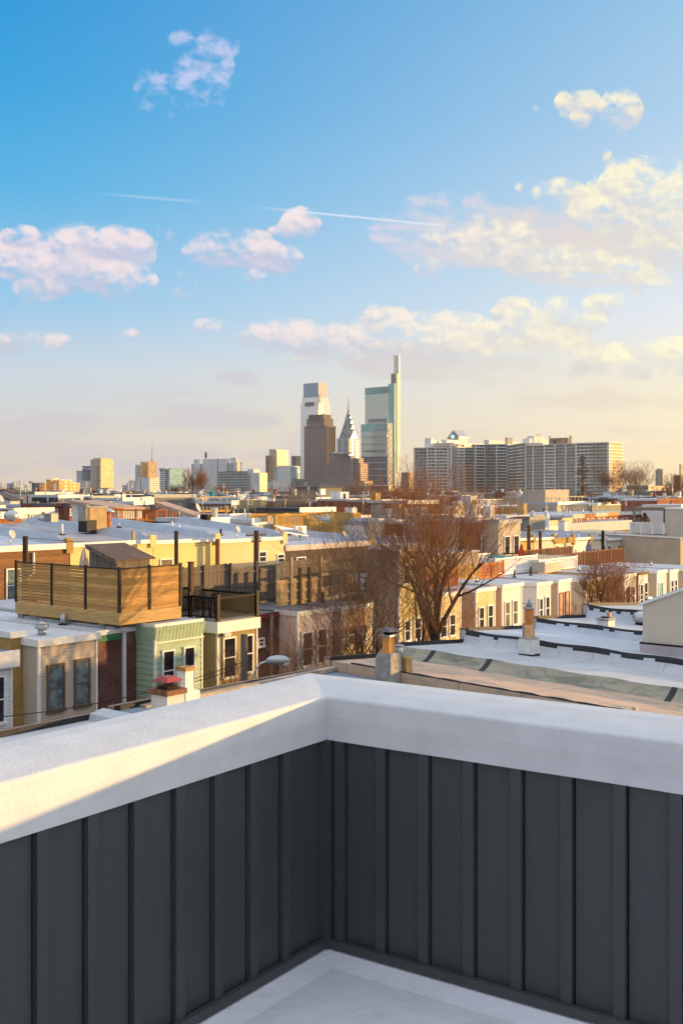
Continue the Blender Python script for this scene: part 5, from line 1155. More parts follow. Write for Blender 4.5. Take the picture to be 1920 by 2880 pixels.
levels = [(1232,1.0,1180),(1212,.80,1166),(1193,.58,1158)]
zz_ = lambda y: zD(y,D3)
# crown of four cross-gabled tiers, each face striped with chevrons
TI = [(.92,1240,1204),(.70,1222,1188),(.50,1204,1174),(.32,1188,1162),(.16,1172,1154)]
m = MB(); gm = MB()
for i, (w_, e_, p_) in enumerate(TI):
    for ax, HW, HO, c0, co_ in (('y',HWx,HWy,cx_,cy_),('x',HWy,HWx,cy_,cx_)):
        hw = HW*w_; ho = HO*w_; ze_, zp_ = zz_(e_), zz_(p_)
        m.prism([(c0-hw,ze_-22),(c0+hw,ze_-22),(c0+hw,ze_),(c0,zp_),(c0-hw,ze_)], ax, co_-ho+.1*i, co_+ho-.1*i, LBL if ax == 'x' else LBW)
        k_ = (zp_-ze_)/hw
        for j, (t0, t1, mt_) in enumerate(((0,3.5,LBW),(3.5,9.5,LBD),(9.5,13,LBL),(13,18,LBD)) if i < 3 else ((0,3,LBW),(3,9,LBD))):
            for s_ in (-1,1):
                q_ = [(c0,zp_-t0*1.5),(c0+s_*hw,ze_-t0*1.5),(c0+s_*hw,ze_-t1*1.5),(c0,zp_-t1*1.5)]
                gm.prism(q_, ax, co_-ho-.7-.05*j, co_-ho-.1, mt_)
m.build('crown', tw)
for face_ in ('y','x'):
    HW, c0, pl = (HWx, cx_, y0) if face_ == 'y' else (HWy, cy_, x0)
    for s_ in (-1,1): gm.prism([(c0+s_*HW*.36,zz_(1330)),(c0+s_*HW*.36,zz_(1236)),(c0+s_*HW*.52,zz_(1240)),(c0+s_*HW*.52,zz_(1330))], face_, pl-.9, pl+1, LBD)
gm.build('gable', tw)
m = MB(); m.tube([(cx_,cy_,zz_(1168)),(cx_,cy_,zz_(1156)),(cx_,cy_,zz_(1140)),(cx_,cy_,zz_(1114))],[5,2.4,1.5,.4],plain('spire_metal',(.4,.3,.27),.5),6); m.build('spire', tw)
bldg('wide stepped grey-brown office block with small domes before the spire tower', 1900, [(917,1013,1034,1304,f_sunw,f_greyw),(926,1009,1022,1290,f_sunw,f_greyw),(932,985,999,1281,SG,f_greyw)], roofkit=[])
u_, v_ = gD(1013,1900)
for i, (px, py) in enumerate(((940,1272),(957,1271),(979,1271))):
    pass
rt = [o for o in C.objects if o.get('label','').startswith('wide stepped grey-brown')][0]
for px in (940,957,981):
    u2, v2 = gD(px,1902); m = MB(); m.prism([(-6,-6),(6,-6),(6,6),(-6,6)],'z',zD(1282,1900),zD(1277,1900),f_greyw); m.tube([(0,0,zD(1277,1900)),(0,0,zD(1273,1900)),(0,0,zD(1271,1900))],[6.5,5,1.2],SG,8); o = m.build('dome', rt); o.location = (u2-u_, v2-v_, 0)
# tallest tower
D4 = 2500; U4_, V4_ = gD(1095,D4)
tw = thing('skyscraper', 'tallest tower, pale teal glass with slim white mast fin, right of the spire tower', 'skyscraper', U4_, V4_, 0)
tb('upper_block', 1026,1095,1111,1088,None,f_ctcT,f_ctc,D4,tw,U4_,V4_); tb('top_band', 1025.5,1095,1111,1086,1106,f_ctcT,f_ctcT,D4,tw,U4_,V4_)
tb('teal_fin', 1092,1109,1112,1078,None,LBF,f_ctcT,D4-30,tw,U4_,V4_)
D4b = 2420
tb('lower_block', 1015,1089,1103,1191,None,f_ctcD,f_ctc,D4b,tw,U4_,V4_); tb('teal_band', 1014.6,1089,1103,1190,1211,f_ctcD,f_ctcT,D4b-1,tw,U4_,V4_); tb('dark_base', 1014.3,1089.3,1103.4,1283,None,f_ctcD,f_ctcD,D4b-2,tw,U4_,V4_)
m = MB(); u_, v_ = gD(1089.3,D4b-5); zq = lambda y: zD(y,D4b); ux = u_-U4_; vy = v_-V4_; wq = uat(1102,v_)-u_
for i in range(9): ya = 1345-i*17; m.tube([(ux,vy-1,zq(ya+16)),(ux+wq*.9,vy-1,zq(ya))],.8,WHITE,4)
m.build('diagonal_brace', tw)
m = MB(); xx = ux-1.2
for (pa,pb,ya,yb) in ((1036,1086,1176,1186),(1025,1077,1265,1269)):
    Dq = D4 if ya < 1190 else D4b; uu, _v = gD(1095 if ya<1190 else 1089,Dq); m.box(uu-U4_-1.6,uu-U4_-.4,vat(pb,uu)-V4_,vat(pa,uu)-V4_,zD(yb,Dq),zD(ya,Dq),LBD)
for y_ in (1226,1247,1266,1300,1318,1336): uu, vv = gD(1089,D4b); m.box(uu-U4_-1.5,uu-U4_-.3,vv-V4_,vat(1015,uu)-V4_,zq(y_+1),zq(y_),LBD if y_ < 1290 else WHITE)
m.build('louvre_band', tw)
tb('core', 1099,1112,1126,1050,None,LBF,plain('core_dark',(.2,.19,.18),.5),D4+5,tw,U4_,V4_); tb('mast_fin', 1107,1121,1123.5,999,1052,plain('fin_white',(.5,.55,.6),.4),facade('f_fin',(.62,.58,.5),(.75,.7,.6),3,12,.95,.85,.3,jit=.05),D4+8,tw,U4_,V4_)
m = MB(); u_, v_ = gD(1112,D4); xa = uat(1117,v_)-U4_; xb = uat(1119.5,v_)-U4_; m.box(xa,xb,v_-V4_-1,v_-V4_+.5,50,zD(1050,D4),plain('gold_strip',(.45,.28,.08),.4)); m.build('gold_strip', tw)
bldg('low brown-topped banded block between the tallest tower and the wide condominium', 1800, [(1126,1148,1163,1345,f_sunw,f_greyw),(1128,1150,1163,1330,f_sunw,f_dkbrown)])
bldg('long brick-red block with small lit windows below the tallest tower', 900, [(1008,1092,1106,1366,f_peach,f_brk),(1020,1024,1040,1358,SG,SG)], roofkit=[(1042,1062,1352,plain('orange_plant',(.6,.3,.12),.8))])
# house-shaped skyscraper top behind the condominium
D5 = 2700; U5_, V5_ = gD(1288,D5); tw = thing('skyscraper', 'house-shaped pitched glass tower top with a blue light behind the wide condominium', 'skyscraper', U5_, V5_, 0)
m = MB(); x0,x1,y0,y1 = blk(m,U5_,V5_,D5,1257,1288,1315,0,zD(1230,D5),SW,f_browngold); m.build('shaft', tw)
m = MB(); m.prism([(y0,zD(1230,D5)),(y1,zD(1230,D5)),((y0+y1)/2,zD(1211,D5))], 'x', x0, x1, facade('f_gable',(.3,.25,.2),(.22,.22,.24),5,5,.8,.7)); m.build('gable', tw)
m = MB(); q = zD(1230,D5); p_ = zD(1211,D5); ym = (y0+y1)/2
m.hexa([(x0+1,y0-1.5,q),(x1+2,y0-1.5,q),(x1+2,ym,p_+1),(x0+1,ym,p_+1),(x0+1,y0-1.5,q+2),(x1+2,y0-1.5,q+2),(x1+2,ym,p_+3),(x0+1,ym,p_+3)], plain('slate_blue_roof',(.34,.38,.44),.3)); m.build('roof', tw)
mbl, tt_, bb_ = base_mat('blue_logo_light'); bb_.inputs['Emission Color'].default_value = (.1,.45,1,1); bb_.inputs['Emission Strength'].default_value = 1.5
m = MB(); m.prism([(ym+4.5*math.cos(a*.5),q+2+4.5*math.sin(a*.5)) for a in range(12)],'x',x0-1,x0-.3,mbl); m.build('light', tw)

# ---- wide condominium slab ----
D6 = 1150; FL = 16
CW = plain('condo_white_slab', (.78,.76,.72), .8, .05, .1); CWIN = facade('f_condo', (.58,.45,.34), (.18,.16,.14), 4.2, 3.35, .5, .62, .15, lit=((.36,.33,.28),.62)); CDK = facade('f_condo_dark', (.26,.24,.22), (.1,.11,.12), 3.4, 3.35, .6, .6, .12, lit=((.2,.2,.2),.7)); CSUN = facade('f_condo_sunlit', (.62,.38,.15), (.4,.25,.12), 3.4, 3.35, .5, .6, .2)  # last facade: end wall with the evening sun's gold put into its colour
U6, V6 = gD(1166,D6)
cd = thing('apartment_building', 'very wide pale condominium slab with stacked balconies and sunlit golden right end', 'apartment building', U6, V6, 0)
def wing(nm, pxs, yt, D0, D1_, mat, slab=True, fins=(), bands=(), rail=True, ybase=1420):
    """wing face running from pixel a (distance D0) to pixel b (distance D1_)"""
    a, b_ = pxs; A_ = Vector(gD(a,D0)); B_ = Vector(gD(b_,D1_)); d = (B_-A_); L = d.length; d.normalize(); nrm = Vector((d.y,-d.x))
    if nrm.dot(Vector((-SU*0-CU*0, 0))-A_) < 0: pass
    to = -A_;  nrm = nrm if nrm.dot(to) > 0 else -nrm
    zt_ = zD(yt,(D0+D1_)/2); m = MB(); O_ = A_-Vector((U6,V6))
    def Q(s, o): p = O_+d*s+nrm*o; return (p.x, p.y)
    def bx(m, s0, s1, o0, o1, q0, q1, mt):
        P = [Q(s0,o0),Q(s1,o0),Q(s1,o1),Q(s0,o1)]; m.hexa([(*p,q0) for p in P]+[(*p,q1) for p in P], mt)
    # facade wall in own frame so its window grid follows the wall
    wl = MB(); wl.box(0,L,0,8 if pxs[0] == 1706 else 18,0,zt_,mat); o = wl.build('wall', cd)
    o.location = (O_.x, O_.y, 0); o.rotation_euler = (0,0,math.atan2(d.y,d.x))
    if nrm.dot(Vector((-d.y,d.x))) > 0: o.scale = (1,-1,1)
    n = int(zt_/3.35)
    if slab:
        m = MB()
        for i in range(1, n+1):
            z_ = zt_-(i-1)*3.35; bx(m,0,L,.05,1.9,z_-.28,z_,CW)
            for (f0,f1) in bands: bx(m,L*f0,L*f1,1.91,2.0,z_-.28,z_+.75,CW)
            if rail: bx(m,.3,L-.3,1.82,1.9,z_+.001,z_+.85,plain('balcony_glass',(.34,.34,.33),.4))
        m.build('balcony_slabs', cd)
    for f in fins:
        m = MB(); bx(m,L*f,L*f+(1.1 if slab else 2),.02,2.1,0,zt_+.3,CW); m.build('fin', cd)
    m = MB(); bx(m,-.4,L+.4,-8 if pxs[0] == 1706 else -18,2.3,zt_,zt_+.7,CW); m.build('roof_slab', cd)
    return zt_
wing('w', (1166,1200), 1261, 1150, 1150, CWIN, fins=(0.98,), bands=())
wing('w', (1201,1263), 1260, 1150, 1150, CWIN, slab=True, rail=False, fins=(.35,.9), bands=((0,.35),(.4,.88)))
wing('w', (1264,1300), 1249, 1150, 1185, CWIN, fins=(.0,.5), bands=((.5,1),))
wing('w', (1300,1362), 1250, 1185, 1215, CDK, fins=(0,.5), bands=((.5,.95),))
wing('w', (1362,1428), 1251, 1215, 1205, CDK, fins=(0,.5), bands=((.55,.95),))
wing('w', (1428,1478), 1251, 1205, 1130, CWIN, fins=(0,), bands=((.1,.45),(.55,.95)))
wing('w', (1478,1532), 1254, 1130, 1115, CWIN, fins=(0,.4,.98), bands=())
wing('w', (1532,1560), 1252, 1115, 1108, CWIN, fins=(), bands=((0,1),), rail=False)
wing('w', (1560,1620), 1250, 1108, 1095, CWIN, fins=(0,.5,.98), bands=())
wing('w', (1620,1706), 1247, 1095, 1075, CWIN, fins=(0,), bands=((.02,.5),))
wing('w', (1706,1748), 1247, 1075, 1102, CSUN, fins=(0,), bands=((.3,.6),))
for (a,b_,yt,D_) in ((1211,1228,1237,1165),(1212,1219,1232,1166),(1234,1300,1240,1175),(1256,1290,1236,1180),(1488,1540,1233,1150),(1500,1530,1226,1155)):
    u_, v_ = gD(a,D_); m = MB(); m.box(u_-U6,uat(b_,v_)-U6,v_-V6,v_-V6+8,50,zD(yt,D_),SW); m.build('roof_unit', cd)
m = MB(); u_, v_ = gD(1508,1152)
for q in (0,3,6,9): m.tube([(u_-U6+q,v_-V6,55),(u_-U6+q,v_-V6,zD(1221,1152))],.2,SG,4)
m.box(u_-U6-1,u_-U6+10,v_-V6,v_-V6+.4,zD(1222,1152),zD(1221,1152),SG); m.build('roof_antenna', cd)
bldg('pale flat-roofed slab rising behind the middle of the condominium', 1600, [(1361,1366,1480,1239,SW,SW),(1420,1424,1440,1232,SG,SG)])
bldg('brown block with pointed corner fins behind the right wings of the condominium', 1500, [(1543,1552,1600,1238,f_dkbrown,f_cream),(1546,1590,1606,1233,f_dkbrown,f_browngold),(1600,1603,1608,1227,SG,SG),(1543,1545,1548,1228,SG,SG)])
bldg('grey-green lowrise block behind the bare tree at right', 900, [(1760,1822,1834,1366,f_peach,f_olive)])
bldg('peach sunlit lowrise block on the right horizon', 1100, [(1814,1820,1892,1372,f_peach,f_peach),(1830,1835,1875,1368,f_peach,f_peach)])
bldg('slim olive-grey tower alone on the right horizon', 2200, [(1842,1862,1868,1323,f_peach,f_olive),(1846,1858,1864,1320,SG,SG)])
bldg('dark blocky tower cut by the right edge of the skyline', 1700, [(1893,1899,1932,1338,f_dkbrown,f_dkbrown),(1909,1912,1932,1308,f_olive,f_dkbrown)])
# =============== rooftops between the upper row and the skyline ===============
MR = [ROOFW, ROOFL, ROOFB, ROOFG]
PWIN = [TRIM]
def mid(label, D, xs, xl, xr, yt, wall, side=None, roof=ROOFL, wins=(), kit=(), cornice=None, rough_par=.35, name='rowhouse', cat='house', gl=None, slope=0.0, depth=None):
    U0, V0 = gD(xl, D); r = thing(name, label, cat, U0, V0, 0); z1 = zD(yt, D); w_ = uat(xr, V0)-U0
    dp = depth or (max(vat(xs, U0)-V0, 6) if xs < xl else 11)
    m = MB(); k = m.mi(wall); k2 = side or wall
    m.box(0,w_,0,dp,0,z1-.3,wall)
    if side: m.box(-.03,0,-.0,dp,0,z1-.3,side)
    m.build('wall', r)
    m = MB(); m.slab(-.02,w_+.02,-.05,dp,z1,z1+slope,.3,roof); m.build('roof', r)
    m = MB(); m.box(-.1,w_+.1,-.16,-.051,z1-.4,z1+.1,cornice or TRIM); m.build('cornice', r)
    for (x0,x1,y0,y1) in wins: winpx(r, U0, V0, x0, x1, y0, y1, gl=gl or GD)
    rp = random.Random(int(xl*7+D))
    for i_ in range(rp.randint(1,3)):
        x_, y_ = rp.uniform(.1,.9)*w_, rp.uniform(.5,min(dp,6)); m = MB(); m.tube([(x_,y_,z1-.1),(x_,y_,z1+rp.uniform(.4,.9))], .06*max(1,D/110), rp.choice([WHITE,GALV,BLACK,ORG2]), 6); m.build('vent_pipe', r)
    if rp.random() < .35:
        x_, y_ = rp.uniform(.1,.9)*w_, rp.uniform(.2,2); m = MB(); m.tube([(x_,y_,z1),(x_,y_,z1+2.2)], .035, GALV, 4)
        for q_ in range(4): m.tube([(x_-.55+.08*q_,y_,z1+1.5+.2*q_),(x_+.55-.08*q_,y_,z1+1.5+.2*q_)], .025, GALV, 4)
        m.build('antenna', r)
    elif rp.random() < .3:
        x_, y_ = rp.uniform(.1,.9)*w_, .3; m = MB(); m.tube([(x_,y_,z1),(x_,y_,z1+.6)], .03, GALV, 4); m.tube([(x_+.05,y_-.12,z1+.68),(x_,y_,z1+.62)], [.36,.05], plain('dish_grey',(.45,.45,.45),.5), 10); m.build('satellite_dish', r)
    for (a,b_,yt_,off,mt) in kit:
        m = MB(); u_ = uat(a,V0+off); m.box(u_-U0,uat(b_,V0+off)-U0,off,off+.9,z1-.2,zV(a,yt_,V0+off),mt); m.build('chimney' if mt in (YREN,BRR,CHC,ORG2) else 'roof_unit', r)
    return r
GREY = plain('grey_stucco', (.23,.23,.225), .9, .06, .3); LG = plain('light_grey_stucco', (.46,.45,.42), .9, .06, .5); CRW = plain('cream_wall', (.68,.56,.38), .85, .06, .5); DARK = plain('dark_cladding', (.05,.055,.06), .8, .2, .5)
OCH = plain('ochre_wall', (.55,.33,.1), .85, .1, .5); OLV = plain('olive_wall', (.33,.31,.22), .9, .1, .5)
# gabled houses far left
def gable(label, D, xl, xr, yt, ye, wall, roof, dep=10, sidex=None):
    U0, V0 = gD(xl, D); r = thing('gabled_house', label, 'house', U0, V0, 0); w_ = uat(xr,V0)-U0; ze, zr_ = zD(ye,D), zD(yt,D)
    m = MB(); m.prism([(0,0),(dep,0),(dep,ze),(dep/2,zr_),(0,ze)], 'x', 0, w_, wall); m.build('wall', r)
    m = MB(); m.hexa([(-.3,-.5,ze-.25),(w_+.3,-.5,ze-.25),(w_+.3,dep/2,zr_+.05),(-.3,dep/2,zr_+.05),(-.3,-.5,ze-.05),(w_+.3,-.5,ze-.05),(w_+.3,dep/2,zr_+.25),(-.3,dep/2,zr_+.25)], roof)
    m.hexa([(-.3,dep/2,zr_+.05),(w_+.3,dep/2,zr_+.05),(w_+.3,dep+.5,ze-.25),(-.3,dep+.5,ze-.25),(-.3,dep/2,zr_+.25),(w_+.3,dep/2,zr_+.25),(w_+.3,dep+.5,ze-.05),(-.3,dep+.5,ze-.05)], roof); m.build('roof', r)
    uw = .0
    window(r, 0, 0, 'y', dep*.32, dep*.42, ze-1.8, ze-.3, gl=GD); window(r, 0, 0, 'y', dep*.58, dep*.68, ze-1.8, ze-.3, gl=GD)
    return r
SH = plain('dark_shingle_roof', (.10,.09,.09), .9, .2, 2); SHR = plain('red_brown_roof', (.18,.09,.07), .9, .2, 2); SHG = plain('green_shingle_roof', (.16,.19,.10), .9, .2, 2)
gable('white gabled house with dark roof at the far left below the skyline', 210, 52, 66, 1379, 1390, S_WHITE, SHR, 9)
gable('green-roofed gabled house behind the tall white gable', 250, 68, 84, 1374, 1388, S_BEIGE, SHG, 9)
gable('small white gabled house with golden rake boards at the left edge', 170, 30, 56, 1388, 1404, S_WHITE, SH, 10)
gable('dark-roofed gabled house cut by the left edge', 230, -20, 6, 1381, 1392, S_YEL, SH, 9)
mid('grey-walled brick rowhouse block with long blank side left of centre-left', 185, 68, 99, 205, 1385, BRBR, LG, ROOFG, wins=[], kit=[(112,118,1377,2,BRR),(210-9,214-9,1382,3,CHC)], rough_par=.2)
mid('low dark-roofed house row with silver sheets before the yellow slab', 150, 160, 164, 232, 1393, LG, DARK, ROOFW, wins=[(170,178,1411,1416),(206,212,1411,1416)], kit=[(168,171,1389,2,CHC),(205,212,1396,.5,SG),(188,194,1388,3,GALV)])
mid('dark cluttered rooftop with skylight domes right of the silver sheets', 165, 228, 232, 258, 1394, GREY, BRBR, ROOFG, wins=[(243,249,1411,1416)], kit=[(236,240,1387,2,YREN),(246,253,1391,2,GALV)])
mid('brick house with sunlit cream parapet and two small windows', 160, 254, 258, 318, 1396, BRR, BRR, ROOFL, wins=[(272,279,1408,1414),(302,309,1408,1414)], cornice=CRW, kit=[(283,289,1403,-1.2,GREY)])
mid('long black-roofed row behind the peach lean-to', 190, 316, 322, 402, 1392, DARK, DARK, ROOFG, wins=[(332,338,1400,1405)], kit=[(348,352,1386,2,CHC),(365,371,1382,3,YREN),(390,396,1388,2,CHC)])
mid('low grey and white rear additions left of the big grey block', 140, 340, 345, 430, 1401, LG, GREY, ROOFW, wins=[(412,418,1398+5,1409),(420,426,1403,1409)], kit=[(408,428,1396,4,SW)])
mid('dark brick row with white windows beneath the grey additions', 125, 372, 376, 430, 1411, BRR, BRR, ROOFW, wins=[(394,400,1423,1429),(411,417,1423,1429)])
gb = mid('big plain grey stucco block with one small window and downpipes', 150, 429, 434, 550, 1392, GREY, GREY, ROOFG, wins=[(505,509,1418,1427)], cornice=LG)
m = MB()
for px_ in (438,540): uu = uat(px_,gD(434,150)[1])-gD(434,150)[0]; m.tube([(uu,-.2,0),(uu,-.2,11)],.12,LG,6)
m.build('downspout', gb)
fe_ = thing('fire_escape', 'black fire escape ladder on the right end of the big grey block', 'fire escape', uat(541,gD(434,150)[1]-1), gD(434,150)[1]-1.2, 3)
m = MB()
for q in range(6): m.box(0,1.2,0,.9,q*1.5,q*1.5+.06,BLACK)
for q in (0,1.2): m.tube([(q,0,0),(q,0,8.4)],.04,BLACK,4)
m.build('frame', fe_)
mid('long red brick terrace with bracketed cornice and sash windows on the left', 118, 58, 62, 152, 1419, BRR, BRR, ROOFL, wins=[], cornice=BRR, kit=[(105,111,1411,1,YREN)])
mid('taller red brick terrace house with two sash windows left of the tan chimney', 116, 148, 153, 196, 1416, BRR, BRR, ROOFG, wins=[(155,161,1433,1441),(177,183,1433,1450)], cornice=BRBR)
mid('red brick terrace house with pale blinds left of the tan chimney', 116, 196, 197, 238, 1417, BRR, BRR, ROOFG, wins=[(198,205,1433,1448),(218,225,1433,1449)], cornice=BRBR, gl=GB)
mid('red brick terrace house right of the tan chimney under the white roof sheet', 117, 237, 238, 312, 1414, BRR, BRR, ROOFW, wins=[(252,258,1432,1446)], kit=[(240,248,1421-6,-.6,CRW)])
mid('bright white rear garage-like house with silver roof on the left', 82, 36, 40, 148, 1432, S_WHITE, CRW, ROOFB, wins=[(85,90,1450,1460)], kit=[(70,74,1427,2,YREN)], gl=GO)
mid('orange brick corner house at the far left below the white house', 76, -30, 2, 62, 1443, BRO, OCH, ROOFG, kit=[(25,31,1434,1,BRR),(32,38,1434,1,YREN),(50,57,1441,1,ORG2)])
mid('small ochre house at the far left edge', 95, -30, -6, 12, 1424, CRW, OCH, ROOFL, kit=[(6,12,1418,1,YREN)])
m = MB(); m.ball((0,0,.35),.5,GALV,8,.75); u_, v_ = gD(33,70); o = gmesh(m,'round_tank','round silver rooftop tank at the left','tank',u_,v_,zD(1466,70))
m = MB(); m.ball((0,0,.2),.42,GALV,8,.5); m.tube([(0,0,.35),(0,0,.6)],[.14,.1],YREN,8); u_, v_ = gD(123,68); o = gmesh(m,'round_tank','small domed silver vent with tan neck on the left roofs','roof vent',u_,v_,zD(1466,68))
m = MB(); m.box(0,.55,0,.7,0,.5,CRW); m.box(-.02,0,0,.7,0,.5,GREY); u_, v_ = gD(145,66); gmesh(m,'roof_hatch','cream and grey roof hatch box left of the tan chimney','roof hatch',u_,v_,zD(1468,66))
# peach lean-to
D_ = 105; U0, V0 = gD(330,D_); r = thing('rowhouse', 'white sided house with broad peach sloping roof behind the orange-red deck', 'house', U0, V0, 0); w_ = uat(400,V0)-U0; zr_, ze = zD(1408,D_), zD(1431,D_-6)
m = MB(); m.prism([(0,0),(7,0),(7,zr_-.2),(0,ze-.2)], 'x', 0, w_, S_WHITE); m.build('wall', r); m = MB(); m.slab(-.3,w_+.3,-.3,7.3,ze,zr_,.2,plain('peach_shingle',(.50,.34,.25),.9,.1,2)); m.build('roof', r)
mid('low white wall sunlit at the foot of the orange-red deck', 90, 372, 378, 425, 1468, CRW, CRW, ROOFL)
mid('brick house with orange-brown dentil cornice right of the big grey block', 165, 556, 561, 665, 1398, BRR, BRBR, ROOFB, wins=[(572,577,1409,1425),(608,614,1404,1409)], cornice=OCH, kit=[(648,652,1392,1,SW),(655,662,1394,.5,GALV),(598,603,1384,4,TEAL)])
mid('narrow grey house squeezed right of the fire escape', 155, 548, 550, 560, 1402, OLV, LG, ROOFW)
mid('dark brown rear wing with silver roof sheets in the middle distance', 125, 576, 650, 668, 1410, BRBR, BRBR, ROOFW, wins=[(651,661,1418,1430)], kit=[(636,642,1406,1,CHC)], gl=GB)
mid('grey rear addition with blue-white roof above the grey fence', 150, 668, 674, 748, 1399, OLV, OLV, ROOFW, wins=[(700,706,1411,1417)], kit=[(683,689,1395,2,GALV),(714,726,1394,-1,CHC)])
mid('dark brick house with white strip roof left of the pale bare tree', 170, 726, 730, 770, 1403, BRR, BRR, ROOFW, wins=[(743,748,1411,1416)])
f_ = thing('picket_fence', 'grey picket fence around a roof deck in the middle distance', 'fence', *gD(650,112), zD(1446,112)); picket_run(f_, (0,0), (uat(716,gD(650,112)[1])-gD(650,112)[0],0), 0, .55, WGREY, .18, .06)
mid('white shed-like rear house with peach roof left of the yellow-armed pole', 84, 545, 556, 588, 1452, CRW, S_WHITE, plain('peach_shingle',(.5,.34,.25)), wins=[(560,566,1458,1466),(572,578,1457,1465)], slope=1.1, depth=5)
mid('white flat-roofed rear extension right of the yellow-armed pole', 88, 634, 646, 702, 1448, S_WHITE, LG, ROOFW, wins=[(684,690,1458,1468),(664,669,1460,1470)])
mid('low dark-walled rear extension with vents below the grey fence', 80, 586, 592, 640, 1459, GREY, DARK, ROOFW, wins=[(600,606,1466,1474)])
mid('small cream house left of the golden deck', 84, 700, 708, 770, 1461, LG, OLV, ROOFL, kit=[(753,764,1450,-.8,YREN)], wins=[(716,722,1468,1475)])
chim('little cream chimney standing right of the white rear extension', 662, 1472, 1450, 66, .5, .4, YREN, cap=ORG2)
chim('tan chimney with brick top just left of the golden deck', 757, 1470, 1449, 70, 1.1, .7, YREN, cap=CRW)
# middle
mid('cream and dark house with green planters left of the pink brick house', 175, 838, 846, 888, 1404, S_BEIGE, OLV, ROOFW, wins=[(871,874,1416,1428),(882,886,1414,1426)])
mid('dark-fronted house with black awning and green shrubs', 176, 887, 888, 930, 1400, OLV, OLV, DARK, wins=[(896,906,1411,1425)])
mid('dark red brick house with white parapet left of the pink brick house', 170, 930, 933, 972, 1408, BRR, BRR, ROOFW, wins=[(955,961,1417,1428)])
t_ = thing('dormer_tower', 'dark turret with pyramid roof and tall white-framed window behind the black awning', 'turret', *gD(896,260), 0); m = MB(); m.box(0,9,0,7,0,zD(1370,260),GREY); m.build('wall', t_); window(t_,0,0,'x',.8,2.4,zD(1390,260),zD(1376,260),gl=REDW); m = MB(); m.hexa([(-.8,-.8,zD(1370,260)),(9.8,-.8,zD(1370,260)),(9.8,7.8,zD(1370,260)),(-.8,7.8,zD(1370,260)),(4,3,zD(1360,260)),(5,3,zD(1360,260)),(5,4,zD(1360,260)),(4,4,zD(1360,260))], SH); m.build('roof', t_)
mid('pink painted brick house with dentil cornice and three tall windows', 165, 972, 976, 1054, 1403, BRP, BRR, ROOFW, wins=[(982,987,1416,1432),(1002,1007,1416,1432),(1022,1026,1416,1426)], cornice=S_WHITE)
d_ = thing('roof_hatch', 'narrow white stair bulkhead with tall dark window beside the pink brick house', 'bulkhead', *gD(957,172), zD(1408,172)); m = MB(); m.box(0,2.2,0,2,0,1.4*1.0,S_WHITE); m.build('wall', d_); window(d_,0,0,'x',.6,1.3,.2,1.2,gl=GD)
mid('long rusty garden wall building behind the golden deck', 110, 838, 842, 940, 1430, BRBR, BRBR, DARK)
deck('small orange boarded roof deck in front of the pink brick house', 941, 975, 1427, 1443, 85, WOR, 3, gap=.25)
mid('silver-roofed low house right of the golden deck', 95, 996, 1000, 1048, 1452, BRBR, LG, ROOFW)
mid('brown brick house with downpipe behind the left part of the big tree crown', 150, 1068, 1072, 1140, 1406, BRR, BRBR, ROOFL, kit=[(1056,1061,1386,-2,OCH)])
chim('sunlit yellow chimney column left of the big tree crown', 1060, 1470, 1388, 88, .7, .7, YREN, cap=OCH)
mid('low brown house hidden in the large tree crown', 130, 1140, 1144, 1230, 1409, BRBR, BRBR, ROOFW)
mid('white house with cream stair bulkhead behind the large tree crown', 100, 1166, 1172, 1290, 1452, S_WHITE, LG, ROOFW, kit=[(1275,1308,1425,1,CRW)])
mid('white panelled building with cream end behind the large tree crown', 95, 1268, 1274, 1360, 1454, S_WHITE, CRW, ROOFG, wins=[(1305,1311,1465,1478)])
mid('dark grey clad building with long white railing on top', 210, 1325, 1330, 1486, 1424, DARK, DARK, ROOFW, cornice=S_WHITE)
deck('long white lattice railing on top of the dark grey clad building', 1334, 1500, 1405, 1424, 200, WP, 6, gap=.35, np_=8)
mid('small ochre house at the right end of the white lattice railing', 190, 1478, 1482, 1502, 1423, CRW, OCH, ROOFW, wins=[(1488,1492,1438,1442)], cornice=TRIM)
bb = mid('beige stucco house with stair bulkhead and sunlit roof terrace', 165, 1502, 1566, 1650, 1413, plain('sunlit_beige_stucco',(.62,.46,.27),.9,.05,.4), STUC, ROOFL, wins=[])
U0, V0 = gD(1566,165); window(bb,0,0,'y',vat(1541,U0)-V0,vat(1523,U0)-V0,zD(1443,165),zD(1429,165),gl=GB); m = MB(); u_ = uat(1558,V0+3)-U0; m.box(u_-3,u_+5,3,7,zD(1413,165),zD(1377,165),STUC); m.build('bulkhead', bb)
rail_run(bb,(0,.2),(uat(1648,V0)-U0,.2),zD(1413,165),.95,plain('yellow_rail',(.6,.45,.2),.7),1.2,.04)
mid('white parapet house with scalloped ends left of the orange brick row', 125, 1496, 1500, 1540, 1452, S_WHITE, S_CREAM, ROOFL, cornice=CRW, wins=[])
for i, px_ in enumerate((1500,1538)):
    m = MB(); m.prism([(0,0),(0,1.8),(.12,1.9),(.15,1.6),(.35,1.3),(.4,.9),(.6,.6),(.7,0)],'y',0,.4,S_WHITE); u_, v_ = gD(px_,122); gmesh(m,'scroll_parapet',['white scrolled parapet end, left of the pair','white scrolled parapet end, right of the pair'][i],'parapet end',u_,v_,zD(1484,122),'white scrolled parapet ends')
mid('white corniced terrace house beside the orange brick row', 130, 1540, 1543, 1577, 1466, S_WHITE, S_WHITE, ROOFG, cornice=S_CREAM, wins=[(1548,1552,1470,1475),(1558,1562,1470,1475),(1567,1571,1470,1475)])
mid('white corniced terrace house next to the orange brick row with bracketed eave', 134, 1577, 1579, 1606, 1459, S_WHITE, S_WHITE, ROOFG, cornice=S_CREAM, wins=[(1585,1589,1464,1469),(1596,1600,1463,1468)])
